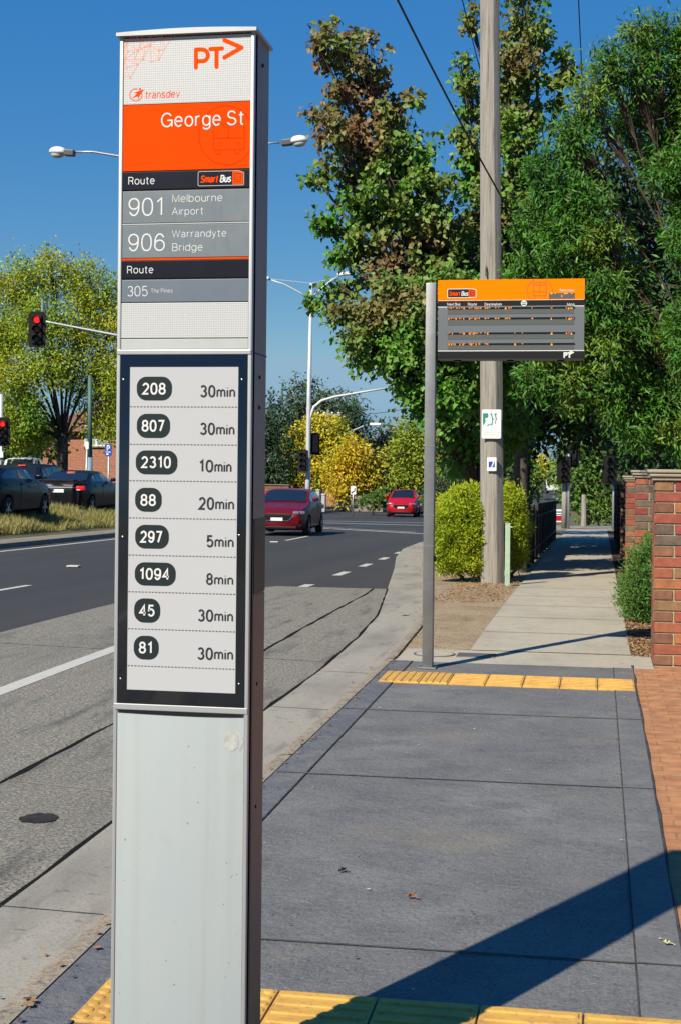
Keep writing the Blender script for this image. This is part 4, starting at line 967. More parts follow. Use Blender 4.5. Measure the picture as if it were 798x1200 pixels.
# ------------------------------------------------------------------ vegetation
def leafmat(name, c1, c2, vs, trans=.3, isl=.35, rough=.5, contrast=.16):
    return mat(name, c1, rough, var=.1, col2=c2, vscale=vs, trans=trans, island=isl, spec=.35, detail=3, contrast=contrast)
bark_grey = mat('grey_bark', (.09, .07, .055), .95, var=.4, vscale=12, bump=.8, bscale=25)
bark_dark = mat('dark_bark', (.045, .035, .028), .95, var=.4, vscale=12, bump=.8, bscale=25)
bark_twig = mat('twig_bark', (.075, .05, .035), .95, var=.4, vscale=9)
bark_brown = mat('brown_twig_bark', (.13, .085, .055), .95, var=.4, vscale=9)
def np_mesh(name, V, Fq, m, parent):
    me = bpy.data.meshes.new(name); nv = len(V); nf = len(Fq); k = Fq.shape[1]
    me.vertices.add(nv); me.vertices.foreach_set('co', np.ascontiguousarray(V, dtype=np.float32).ravel())
    me.loops.add(nf * k); me.loops.foreach_set('vertex_index', Fq.astype(np.int32).ravel())
    me.polygons.add(nf); me.polygons.foreach_set('loop_start', np.arange(0, nf * k, k, dtype=np.int32)); me.polygons.foreach_set('loop_total', np.full(nf, k, dtype=np.int32))
    me.update(calc_edges=True); me.materials.append(m)
    o = bpy.data.objects.new(name, me); COL.objects.link(o)
    if parent: o.parent = parent
    return o
def unit(a): return a / np.maximum(np.linalg.norm(a, axis=-1, keepdims=True), 1e-6)
def leaf_arrays(rg, tips, outd, per, size, aspect, droop, spread, up=.5):
    """folded pointed leaves gathered round each twig tip"""
    n = len(tips) * per
    base = np.repeat(tips, per, 0) + rg.normal(0, spread, (n, 3))
    d = unit(np.repeat(outd, per, 0) * .7 + rg.normal(0, .75, (n, 3)) + np.array([0, 0, -droop]))
    ref = unit(rg.normal(0, .62, (n, 3)) + np.array([-.38, -.68, up + .2]))
    s = unit(np.cross(d, ref)); nn = np.cross(s, d)
    Ls = size * rg.uniform(.6, 1.25, (n, 1)); W = Ls * aspect
    v0 = base; v1 = base + d * Ls * .42 + s * W * .5 + nn * W * .14; v2 = base + d * Ls - nn * Ls * .1; v3 = base + d * Ls * .42 - s * W * .5 + nn * W * .14
    V = np.stack([v0, v1, v2, v3], 1).reshape(-1, 3)
    i = np.arange(n) * 4
    Fq = np.stack([np.stack([i, i + 1, i + 2], 1), np.stack([i, i + 2, i + 3], 1)], 1).reshape(-1, 3)
    return V, Fq
def tree(name, label, cat, base, blobs, lm, bark, tr=.16, tips=60, per=12, leaf=.1, asp=.8, droop=.3, spread=.12, seed=1, fork=.35, group=None, lean=(0, 0), twigs=True, gap=.0, limb=.5, inner=.45, bare=0, deep=1.):
    """blobs: (centre, (rx, ry, rz)) in world space; the trunk forks and sends a limb into each, twigs to the leaf clumps"""
    rg = np.random.default_rng(seed); rr = random.Random(seed); base = Vector(base)
    t = thing(name, label, cat, base, 0, group)
    B = [(Vector(c) - base, (r[0], r[1] * deep, r[2])) for c, r in blobs]
    zlo = min(c.z - r[2] for c, r in B); zhi = max(c.z + r[2] for c, r in B)
    f = Vector((lean[0], lean[1], max(.3, zhi * fork)))
    mb = MB()
    mb.tube([(0, 0, -.2), (0, 0, .05), f * .33 + Vector((rr.uniform(-.08, .08), 0, 0)), f * .7, f], [tr * 1.35, tr * 1.1, tr, tr * .88, tr * .8], 9)
    allT = []; allO = []
    tot = sum((r[0] * r[1] * r[2]) ** (2 / 3) for c, r in B)
    for c, r in B:
        mid = f.lerp(c, .5) + Vector((rr.uniform(-.2, .2), rr.uniform(-.2, .2), rr.uniform(0, .3))) * min(1, c.length * .1)
        end = c + Vector((0, 0, r[2] * .55)); R0 = tr * limb
        mb.tube([f - f * .12, f.lerp(mid, .5) + Vector((0, 0, -.05)), mid, c, end], [R0, R0 * .85, R0 * .65, R0 * .4, R0 * .12], 6)
        nt_ = max(6, int(tips * len(B) * (r[0] * r[1] * r[2]) ** (2 / 3) / tot))
        d = unit(rg.normal(0, 1, (nt_, 3))); rad = rg.uniform(inner, 1.0, (nt_, 1)) ** .6
        rad *= 1 + .22 * np.sin(d[:, :1] * 5 + seed) * np.cos(d[:, 2:] * 6 + seed * 2)
        P = d * rad * np.array(r)
        if gap:
            ph = np.sin(P[:, 0] * 4.1 / r[0] + seed) + np.sin(P[:, 1] * 3.7 / r[1] + 2 * seed) + np.sin(P[:, 2] * 4.7 / r[2] + 3 * seed)
            P = P[ph > -1.9 + gap * 2]; d = unit(P)
        P = P + np.array(c)
        allT.append(P); allO.append(unit(d + np.array([0, 0, .15])))
        if twigs:
            for p in P[::max(1, len(P) // 40)]:
                s_ = c.lerp(mid, rr.random() * .5); p = Vector(p)
                mb.tube([s_, s_.lerp(p, .55) + Vector((0, 0, .08 * r[2])), p], [R0 * .22 + .004, R0 * .12 + .003, .003], 4, cap=False)
    if bare:
        for i in range(bare):
            c, r = rr.choice(B); a = f.lerp(c, rr.uniform(.4, 1)); d = Vector((rr.gauss(0, 1), rr.gauss(0, 1), rr.gauss(0, .6))).normalized()
            p = a + Vector((d.x * r[0], d.y * r[1], d.z * r[2])) * rr.uniform(.5, 1)
            mb.tube([a, a.lerp(p, .5) + Vector((rr.uniform(-.1, .1), 0, rr.uniform(-.05, .15))), p], [.012, .008, .003], 4, cap=False)
    mb.build('trunk', bark, t, smooth=True)
    T = np.concatenate(allT); O = np.concatenate(allO)
    V, Fq = leaf_arrays(rg, T, O, per, leaf, asp, droop, spread)
    np_mesh('crown', V, Fq, lm, t)
    return t
def blob(px, py, D, rpx, rpy, dep=None, dD=0):
    c = at(px, py, D + dD); k = D / F
    return (c, (rpx * k, dep if dep else (rpx + rpy) / 2 * k, rpy * k))
def foot(px, D, dz=0): x, y = gx(px, D); return (x, y, tz(y) + dz)

def leafmat3(name, cols, vs, isl=.4, trans=.3):
    """leaf colours that really change through the crown: a noise picks along the given colours"""
    m = leafmat(name, cols[0], cols[-1], vs, trans, isl)
    for nd in m.node_tree.nodes:
        if nd.type == 'VALTORGB':
            el = nd.color_ramp.elements; el[0].position = .36; el[1].position = .64
            for k_, c in enumerate(cols[1:-1]): e_ = el.new(.36 + .28 * (k_ + 1) / (len(cols) - 1)); e_.color = (*c, 1)
    return m
maple = leafmat3('maple_leaf', [(.085, .22, .022), (.115, .24, .026), (.155, .21, .034), (.20, .115, .05)], .36)
maple_g = leafmat3('maple_leaf_green', [(.085, .22, .022), (.12, .26, .03), (.10, .21, .026), (.19, .16, .045)], .45)
willow = leafmat3('willow_leaf', [(.040, .125, .012), (.07, .19, .016), (.055, .15, .012), (.16, .25, .025)], .9)
D = 26.5
tree('maple_tree', 'tall leaning maple with reddish brown upper leaves left of the timber pole', 'tree', foot(592, 27),
     [blob(392, 45, D, 18, 30), blob(430, 72, D, 26, 36), blob(402, 95, D, 24, 34), blob(378, 62, D, 12, 24), blob(450, 120, D, 30, 40), blob(392, 150, D, 28, 30, dD=-.4), blob(430, 165, D, 34, 36, dD=.5), blob(475, 165, D, 34, 42), blob(376, 128, D, 16, 16), blob(500, 205, D, 28, 40), blob(455, 205, D, 40, 34, dD=-.4), blob(402, 200, D, 36, 18), blob(372, 210, D, 14, 8),
      blob(430, 238, D, 40, 26, dD=.3), blob(480, 250, D, 40, 34), blob(520, 262, D, 26, 40), blob(396, 262, D, 26, 16), blob(378, 258, D, 14, 9), blob(440, 280, D, 42, 24), blob(490, 305, D, 46, 36), blob(405, 300, D, 30, 14), blob(450, 322, D, 44, 22), blob(540, 300, D, 40, 44, dD=.5), blob(400, 335, D, 26, 12), blob(372, 352, D, 16, 6)],
     maple, bark_grey, .15, 35, 22, .125, .8, .8, .08, 3, .34, lean=(-1.0, 0), gap=.6, limb=.38, inner=.2, deep=1.5)
tree('maple_tree', 'green maple with bronze top standing directly behind the timber pole', 'tree', foot(612, 29),
     [blob(553, 28, 29, 14, 20), blob(612, 15, 29, 26, 30), blob(630, 50, 29, 20, 30), blob(598, 55, 29, 26, 36), blob(540, 85, 29, 14, 20), blob(552, 115, 29, 22, 30), blob(618, 110, 29, 34, 44), blob(592, 125, 29, 26, 46, dD=.8), blob(538, 150, 29, 12, 16), blob(556, 180, 29, 26, 34), blob(610, 180, 29, 40, 44), blob(664, 75, 29, 14, 20), blob(656, 105, 29, 14, 26), blob(572, 240, 29, 46, 46), blob(625, 250, 29, 46, 46), blob(560, 300, 29, 40, 40)],
     maple, bark_grey, .15, 38, 22, .125, .8, .8, .08, 8, .42, gap=.48, limb=.38, inner=.2, deep=1.5)
D = 22.6
tree('maple_tree', 'bright green leafy lower maple crown beside the grey display post', 'tree', foot(556, 24),
     [blob(440, 368, D, 40, 18), blob(400, 366, D, 24, 12), blob(475, 385, D, 46, 36), blob(505, 360, D, 46, 40), blob(425, 400, D, 34, 16), blob(450, 425, D, 40, 16), blob(500, 425, D, 46, 38), blob(545, 390, D, 46, 46), blob(476, 455, D, 22, 16), blob(505, 480, D, 26, 26), blob(535, 465, D, 40, 40), blob(590, 430, 24, 46, 50), blob(545, 525, 24, 34, 34), blob(600, 350, 24, 36, 46), blob(470, 340, D, 28, 20), blob(590, 505, 25, 34, 40), blob(540, 345, D, 36, 36)],
     maple_g, bark_dark, .12, 80, 22, .10, .8, .7, .085, 15, .30, gap=.34, limb=.38, inner=.1, deep=2.2)
D = 17.5
tree('willow_myrtle_tree', 'large dense narrow-leaved evergreen overhanging the brick wall and footpath', 'tree', (1.75, 18.6, tz(18.6)),
     [blob(755, 40, D, 30, 30), blob(795, 55, D, 30, 44), blob(712, 75, D, 22, 32), blob(745, 85, D, 40, 34), blob(692, 115, D, 30, 34), blob(785, 110, D, 46, 46, dD=.4), blob(668, 165, D, 36, 36), blob(775, 175, D, 30, 30, dD=.5), blob(825, 150, D, 40, 70), blob(640, 215, D, 32, 34), blob(675, 235, D, 44, 36, dD=-.2), blob(735, 140, D, 30, 26, dD=.9),
      blob(790, 205, D, 40, 32, dD=-.6), blob(622, 265, D, 28, 30), blob(655, 285, D, 44, 36, dD=-.3), blob(700, 285, D, 38, 34, dD=-.2), blob(812, 280, D, 34, 56, dD=-.6), blob(618, 325, D, 26, 28), blob(655, 345, D, 40, 36), blob(700, 340, D, 40, 36, dD=-.4), blob(740, 330, D, 26, 40, dD=.9), blob(640, 400, D, 36, 30), blob(685, 400, D, 40, 34), blob(725, 390, D, 36, 40, dD=-.3), blob(765, 400, D, 34, 50, dD=.6), blob(808, 400, D, 30, 70, dD=-.6), blob(628, 445, D, 26, 22), blob(675, 455, D, 40, 30), blob(725, 460, D, 40, 34), blob(775, 470, D, 36, 34), blob(745, 500, D, 36, 26), blob(800, 505, D, 34, 30), blob(870, 120, D, 50, 60, 1), blob(880, 230, D, 60, 60, 1), blob(865, 340, D, 50, 60, 1), blob(890, 430, D, 60, 50, 1), blob(940, 300, D, 50, 80, 1)],
     willow, bark_twig, .17, 122, 22, .095, .25, .5, .07, 21, .3, gap=.34, limb=.12, inner=.1, bare=260)
tree('dense_tree', 'dark dense tree behind the narrow-leaved evergreen', 'tree', (4.2, 25, tz(25)), [blob(px_, py_, 26, 60, 56, 1.5) for px_, py_ in ((770, 160), (820, 250), (740, 260), (690, 330), (790, 350), (720, 420), (820, 450), (760, 490), (650, 400), (700, 210))], leafmat('dense_dark_leaf', (.02, .05, .012), (.04, .075, .018), .5, .2, .4), bark_dark, .2, 95, 14, .16, .5, .4, .2, 29, .3, inner=.1)
# dark shade trees over the path farther on
dark_leaf = leafmat('dark_green_leaf', (.026, .065, .014), (.06, .10, .02), .5, .22, .4)
mid_leaf = leafmat('mid_green_leaf', (.07, .16, .022), (.12, .19, .028), .5, .3, .4)
tree('shade_tree', 'tall dark tree added behind both maples to thicken footpath shade', 'tree', foot(600, 35), [blob(560, 300, 35, 60, 60, 2), blob(600, 250, 35, 50, 50, 2), blob(620, 330, 35, 50, 60, 2), blob(540, 380, 34, 50, 50, 2), blob(580, 400, 34, 50, 50, 2), blob(520, 430, 33, 40, 34, 1.6), blob(610, 400, 35, 50, 50, 2), blob(500, 300, 27.5, 34, 34, 1.6), blob(520, 350, 27.5, 40, 36, 1.8), blob(475, 335, 27.5, 26, 22, 1.4), blob(545, 320, 29, 40, 50, 1.8)], dark_leaf, bark_dark, .16, 90, 14, .17, .6, .4, .22, 33, .4, inner=.1)  # crown added behind and inside the maples to close gaps in path shade
tree('shade_tree', 'dark leafy tree over the fence left of the footpath', 'tree', foot(615, 34), [blob(600, 380, 34, 60, 60, 2), blob(640, 440, 34, 50, 50, 2), blob(590, 480, 34, 50, 50, 2), blob(650, 500, 35, 36, 24, 1.6), blob(620, 330, 34, 60, 50, 2), blob(600, 540, 34, 22, 30, 1)], dark_leaf, bark_dark, .15, 70, 14, .17, .6, .4, .22, 31, .4)
tree('shade_tree', 'dark leafy tree behind the brick wall far along the footpath', 'tree', foot(790, 33), [blob(690, 440, 33, 60, 50, 2), blob(750, 430, 33, 60, 60, 2), blob(730, 490, 33, 55, 36, 2), blob(680, 500, 34, 36, 26, 2), blob(780, 500, 33, 50, 40, 2), blob(700, 370, 33, 60, 60, 2), blob(770, 350, 33, 60, 60, 2)], dark_leaf, bark_dark, .2, 75, 14, .17, .6, .4, .22, 37, .3)
tree('shade_tree', 'leafy tree leaning over the picket fence halfway along', 'tree', foot(596, 39), [blob(575, 450, 38, 36, 40, 2), blob(600, 430, 37, 36, 44, 2), blob(590, 490, 38, 30, 30, 1.6), blob(560, 490, 37, 30, 40, 1.6), blob(618, 480, 37, 26, 34, 1.6)], dark_leaf, bark_dark, .13, 75, 13, .17, .6, .4, .22, 39, .4)
tree('shade_tree', 'dark tree past the picket fence where the footpath ends', 'tree', foot(608, 44), [blob(590, 460, 44, 40, 50, 2), blob(622, 420, 44, 45, 60, 2), blob(660, 470, 45, 36, 30, 2), blob(600, 545, 45, 20, 18, 1.2), blob(560, 520, 46, 40, 50, 2)], dark_leaf, bark_dark, .15, 70, 12, .2, .6, .4, .25, 41, .4)
# far side of the side street
tree('street_tree', 'sunlit green tree across the side street at the end of footpath', 'tree', foot(690, 72), [blob(690, 560, 72, 26, 36, 2), blob(672, 570, 72, 14, 26, 1.5), blob(712, 565, 72, 22, 36, 2), blob(690, 530, 73, 30, 24, 2), blob(700, 597, 71, 24, 12, 1.6)], mid_leaf, bark_dark, .18, 110, 10, .24, .6, .3, .3, 43, .25)
tree('street_tree', 'darker tree beside the end of the brick wall across the street', 'tree', foot(735, 70), [blob(735, 560, 70, 26, 40, 2), blob(760, 570, 70, 26, 36, 2), blob(745, 520, 70, 40, 30, 2)], dark_leaf, bark_dark, .18, 90, 10, .24, .6, .3, .3, 47, .25)
tree('street_tree', 'olive roadside tree beyond the far road under the dark crowns', 'tree', foot(622, 120), [blob(616, 565, 120, 14, 20, 3), blob(604, 552, 120, 16, 24, 3), blob(662, 545, 122, 12, 24, 3)], mid_leaf, bark_dark, .2, 90, 10, .4, .6, .3, .5, 49, .25)
autumn = leafmat('autumn_yellow_leaf', (.62, .47, .02), (.28, .36, .024), .22, .4, .35)
autumn2 = leafmat('golden_leaf', (.62, .41, .018), (.38, .36, .024), .25, .4, .35)
yg_leaf = leafmat('yellow_green_leaf', (.24, .33, .026), (.36, .33, .026), .25, .4, .35)
conifer_l = leafmat('blue_green_conifer_leaf', (.016, .045, .018), (.03, .065, .022), .3, .15, .4)
gum_leaf = leafmat('olive_gum_leaf', (.04, .066, .022), (.07, .095, .034), .3, .2, .4)
tree('street_tree', 'small yellow autumn tree seen far off beyond the dark crowns', 'tree', foot(630, 170), [blob(630, 548, 170, 16, 10, 4), blob(615, 545, 170, 10, 10, 3)], autumn, bark_dark, .2, 90, 8, .5, .6, .3, .6, 50, .3)
# across the road
tree('ash_tree', 'large yellow-green street tree behind the queue of dark cars', 'tree', foot(74, 62),
     [blob(20, 335, 62, 32, 34), blob(60, 320, 62, 34, 26), blob(105, 335, 62, 30, 28), blob(5, 385, 62, 34, 40), blob(45, 380, 61, 36, 36), blob(95, 380, 62, 36, 36), blob(140, 370, 62, 30, 44), blob(15, 440, 61, 36, 34), blob(60, 430, 61, 36, 30), blob(110, 440, 62, 36, 36), blob(30, 485, 61, 30, 24), blob(145, 440, 62, 34, 40), blob(15, 510, 62, 26, 24), blob(120, 490, 62, 24, 26), blob(-30, 400, 62, 40, 60), blob(45, 512, 63, 18, 14), blob(-25, 490, 62, 34, 36)],
     leafmat('ash_leaf', (.16, .32, .024), (.44, .42, .028), .32, .4, .4, contrast=.2), bark_dark, .27, 170, 24, .145, .5, .35, .22, 51, .32, gap=.34, limb=.26, inner=.2)
tree('street_tree', 'green tree in the shade behind the left traffic signal', 'tree', foot(15, 76), [blob(15, 500, 76, 40, 36), blob(-30, 480, 76, 40, 50), blob(50, 520, 77, 30, 20), blob(-10, 540, 76, 30, 16)], mid_leaf, bark_dark, .25, 110, 10, .26, .6, .3, .3, 53, .3)
tree('street_tree', 'yellow-tinged tree behind the parking sign against the brick house', 'tree', foot(150, 74), [blob(150, 470, 74, 26, 30), blob(128, 500, 74, 14, 20), blob(180, 480, 74, 30, 40), blob(215, 500, 74, 30, 40)], yg_leaf, bark_dark, .2, 110, 10, .24, .6, .3, .3, 55, .3)
tree('conifer_tree', 'dark evergreen immediately right of the pylon', 'tree', foot(322, 100), [blob(322, 525, 100, 24, 46, 3), blob(316, 490, 100, 15, 26, 2), blob(338, 548, 99, 18, 26, 3), blob(300, 540, 100, 24, 40, 3), blob(270, 540, 100, 26, 40, 3)], conifer_l, bark_dark, .3, 150, 10, .3, .5, .3, .4, 57, .15)
tree('gum_tree', 'tall dark olive gum tree behind the pale signal pole', 'tree', foot(366, 125), [blob(360, 470, 125, 26, 24, 3), blob(350, 500, 125, 18, 34, 3), blob(380, 500, 125, 26, 36, 3), blob(400, 482, 125, 18, 22, 3), blob(365, 530, 125, 30, 30, 3)], gum_leaf, bark_dark, .3, 150, 10, .42, .4, .4, .5, 59, .3, gap=.15)
tree('conifer_tree', 'dark pointed conifer behind the golden trees', 'tree', foot(413, 118), [blob(411, 490, 118, 12, 20, 2), blob(412, 512, 118, 20, 26, 2.5), blob(415, 540, 118, 24, 24, 3)], conifer_l, bark_dark, .25, 170, 10, .32, .4, .2, .4, 61, .1)
tree('golden_tree', 'golden autumn tree right behind the pale signal pole', 'tree', foot(374, 100), [blob(378, 505, 100, 20, 17), blob(350, 520, 100, 22, 20), blob(385, 535, 100, 28, 26), blob(335, 550, 100, 16, 14), blob(360, 560, 99, 26, 16), blob(400, 520, 100, 15, 16)], autumn, bark_dark, .25, 130, 12, .26, .5, .3, .3, 63, .3)
tree('golden_tree', 'orange-gold autumn tree behind the small white street sign', 'tree', foot(412, 97), [blob(415, 535, 97, 24, 18), blob(405, 560, 97, 24, 18), blob(430, 555, 97, 16, 18), blob(400, 580, 96, 12, 8)], autumn2, bark_dark, .22, 130, 12, .25, .5, .3, .3, 67, .3)
tree('cypress_tree', 'nearly black tree behind the bright red car', 'tree', foot(452, 120), [blob(452, 540, 120, 20, 34, 3), blob(465, 520, 120, 14, 14, 2), blob(440, 575, 119, 24, 22, 3), blob(462, 572, 119, 20, 24, 3)], leafmat('black_green_leaf', (.008, .016, .007), (.018, .028, .01), .3, .1, .4), bark_dark, .25, 150, 10, .32, .5, .3, .4, 69, .2)
tree('street_tree', 'bright yellow-green tree behind the red and grey cars', 'tree', foot(482, 105), [blob(485, 510, 105, 20, 18), blob(475, 535, 105, 24, 26), blob(496, 540, 105, 18, 30), blob(478, 562, 105, 22, 18), blob(515, 530, 105, 24, 40)], yg_leaf, bark_dark, .22, 130, 12, .28, .5, .3, .32, 71, .3)
for i, (px, D, lb, m_, ry) in enumerate(((250, 105, 'hedge-like dark trees half hidden behind the pylon', dark_leaf, 34), (205, 110, 'mid green tree row end hidden behind the pylon', mid_leaf, 36), (435, 150, 'distant dark tree line behind the traffic island', dark_leaf, 20), (520, 140, 'distant trees behind the grey display post', mid_leaf, 30))):
    tree('background_tree', lb, 'tree', foot(px, D), [blob(px, 560, D, 40, ry, 4), blob(px + 25, 572, D, 30, ry * .8, 4), blob(px - 25, 572, D, 30, ry * .8, 4)], m_, bark_dark, .3, 110, 10, .4, .5, .3, .5, 80 + i, .2)
# horizon wood
rg = np.random.default_rng(7); T = []; O = []
for i in range(150):
    px = rg.uniform(-60, 860); D = rg.uniform(190, 300)
    x, y = gx(px, D); h = rg.uniform(5, 11); z = tz(y)
    if abs(x - (shift(y) - 8)) < 16: continue
    P = unit(rg.normal(0, 1, (42, 3))) * rg.uniform(.4, 1, (42, 1)) ** .5 * np.array([h * .6, h * .6, h * .55]) + np.array([x, y, z + h * .5]); T.append(P); O.append(unit(P - np.array([x, y, z + h * .4])))
V, Fq = leaf_arrays(rg, np.concatenate(T), np.concatenate(O), 9, 1.0, .6, .2, .9)
stuff(np_mesh('far_wood', V, Fq, gum_leaf, None), 'far-off belt of trees along the horizon beyond the road', 'trees')
# shrubs
gold_l = leafmat('golden_shrub_leaf', (.25, .35, .014), (.42, .46, .02), 1.6, .35, .35)
def shrub(name, label, base, blobs, lm, seed, per=14, leaf=.05, asp=.35, tips=160, bark=bark_brown, droop=-.35, spread=.05, inner=.7, cat='shrub', group=None, gap=.2):
    return tree(name, label, cat, base, blobs, lm, bark, .03, tips, per, leaf, asp, droop, spread, seed, .12, group=group, limb=.7, inner=inner, twigs=False, gap=gap)
D = 19.6
D = 21.2
shrub('golden_shrub', 'wide yellow-green feathery shrub left of the timber pole foot', foot(542, 21.4), [blob(528, 604, D, 16, 20, .4), blob(548, 594, D, 18, 18, .4), blob(536, 622, D, 24, 22, .45), blob(520, 642, D, 11, 24, .35), blob(556, 625, D, 18, 26, .4), blob(542, 652, D, 26, 18, .4), blob(562, 602, D, 12, 20, .35), blob(563, 652, D, 12, 20, .35), blob(517, 618, D, 8, 10, .3), blob(540, 580, D, 9, 7, .3), blob(556, 577, D, 7, 6, .2)], gold_l, 91, 20, .06, .26, 330, droop=-.4, spread=.045, gap=.3)
shrub('golden_shrub', 'narrow yellow-green shrub right of the timber pole behind marker post', foot(600, 22.4), [blob(598, 590, 22.3, 12, 18, .3), blob(606, 614, 22.3, 11, 20, .3), blob(596, 630, 22.3, 12, 20, .3), blob(604, 648, 22.2, 9, 18, .25), blob(592, 606, 22.2, 9, 14, .25)], gold_l, 93, 18, .055, .28, 260, gap=.3, spread=.045)
shrub('clipped_bush', 'rounded dark green bush against the foot of the brick wall', (.62, 15.7, -.02), [((.60, 15.6, .42), (.30, .42, .40)), ((.52, 15.9, .22), (.26, .4, .28)), ((.55, 15.2, .28), (.24, .3, .30)), ((.66, 15.8, .66), (.2, .3, .2))], leafmat('bush_leaf', (.055, .14, .02), (.10, .18, .028), 2.2, .3, .35), 95, 15, .05, .3, 330)
shrub('grey_bush', 'grey-green bush beneath the maples behind the display post', foot(530, 31), [blob(530, 570, 31, 26, 20, .7), blob(520, 590, 31, 20, 16, .6), blob(545, 590, 31, 22, 20, .6)], leafmat('grey_green_leaf', (.06, .085, .04), (.08, .11, .05), 1, .25, .3), 97, 12, .09, .4, 170)
for i, (px, D, lb) in enumerate(((438, 84, 'low green bush on the nature strip left of the red car'), (512, 60, 'tufty bush by the kerb behind the display post'))):
    shrub('low_bush', lb, foot(px, D), [blob(px, 588, D, 18, 9, .8), blob(px + 8, 582, D, 10, 9, .7)], mid_leaf, 101 + i, 12, .16, .5, 120)
# mulch and leaf litter
rg = np.random.default_rng(5); n_ = 5200
V = []; base = np.stack([rg.uniform(.3, .8, n_), 12.35 + rg.gamma(1.2, 2.5, n_), np.zeros(n_)], 1); base = base[base[:, 1] < 34]
base[:, 2] = [tz(y) + .004 for y in base[:, 1]]
Vv, Fq = leaf_arrays(rg, base, np.tile(np.array([[0, 0, .0]]), (len(base), 1)), 1, .045, .4, 0, .004)
Vv[:, 2] = np.repeat(base[:, 2], 4) + np.abs(Vv[:, 2] - np.repeat(base[:, 2], 4)) * .4
stuff(np_mesh('bark_mulch', Vv, Fq, mat('bark_chip', (.26, .15, .07), .9, var=.5, vscale=50, island=.5), None), 'loose brown bark chips under the bush by the brick wall', 'mulch')
n_ = 900; base = np.stack([rg.uniform(-1.95, -1.1, n_), rg.uniform(17.2, 21.5, n_), np.zeros(n_)], 1); base[:, 2] = [tz(y) + .0 for y in base[:, 1]]
Vv, Fq = leaf_arrays(rg, base, np.zeros((n_, 3)), 1, .05, .5, 0, .004); Vv[:, 2] = np.repeat(base[:, 2], 4) + np.abs(Vv[:, 2] - np.repeat(base[:, 2], 4)) * .4
stuff(np_mesh('leaf_litter', Vv, Fq, mat('dry_leaf', (.24, .12, .05), .9, var=.5, vscale=50, island=.5), None), 'dry fallen leaves on the dirt below the yellow-green shrub', 'leaf litter')
# grass
def grass(name, label, xs, ys, n_, h, m, seed, rise=0.):
    rg = np.random.default_rng(seed); y = rg.uniform(*ys, n_); x = np.array([shift(v) * 1.0 for v in y]) + rg.uniform(*xs, n_)
    clump = .5 + .5 * np.sin(x * 2.1 + 1.7 * np.sin(y * .9)) * np.sin(y * 1.3)
    hh = h * rg.uniform(.35, 1.1, n_) * (.45 + .8 * clump); z = np.array([tz(v) for v in y])
    if rise: z = z + rise * np.clip((-13.5 - (x - np.array([shift(v) for v in y]))) / 2.2, 0, 1)
    p = np.stack([x, y, z], 1); a = rg.uniform(0, 6.28, n_); wv = np.stack([np.cos(a), np.sin(a), np.zeros(n_)], 1) * .011
    tip = p + np.stack([rg.normal(0, .3, n_) * hh, rg.normal(0, .3, n_) * hh, hh], 1); mid = p * .5 + tip * .5 + np.stack([np.zeros(n_), np.zeros(n_), hh * .12], 1)
    V = np.stack([p - wv, p + wv, mid + wv * .8, mid - wv * .8, tip], 1).reshape(-1, 3); i = np.arange(n_) * 5
    Fq = np.concatenate([np.stack([i, i + 1, i + 2], 1), np.stack([i, i + 2, i + 3], 1), np.stack([i + 3, i + 2, i + 4], 1)])
    return stuff(np_mesh(name, V, Fq, m, None), label, 'grass')
gr_m = mat('unmown_grass_blade', (.20, .22, .05), .7, col2=(.42, .34, .13), vscale=.8, trans=.3, island=.3, detail=4)
grass('median_grass', 'tall unmown dry grass on the median in front of the dark cars', (-16.7, -13.9), (20, 49.5), 60000, .36, gr_m, 3, .40)
grass('island_grass', 'low green ground cover on the far traffic island', (-17.0, -13.6), (71, 95), 9000, .4, mat('island_grass_blade', (.10, .14, .03), .7, col2=(.2, .18, .07), vscale=.8, trans=.3, island=.3), 4)

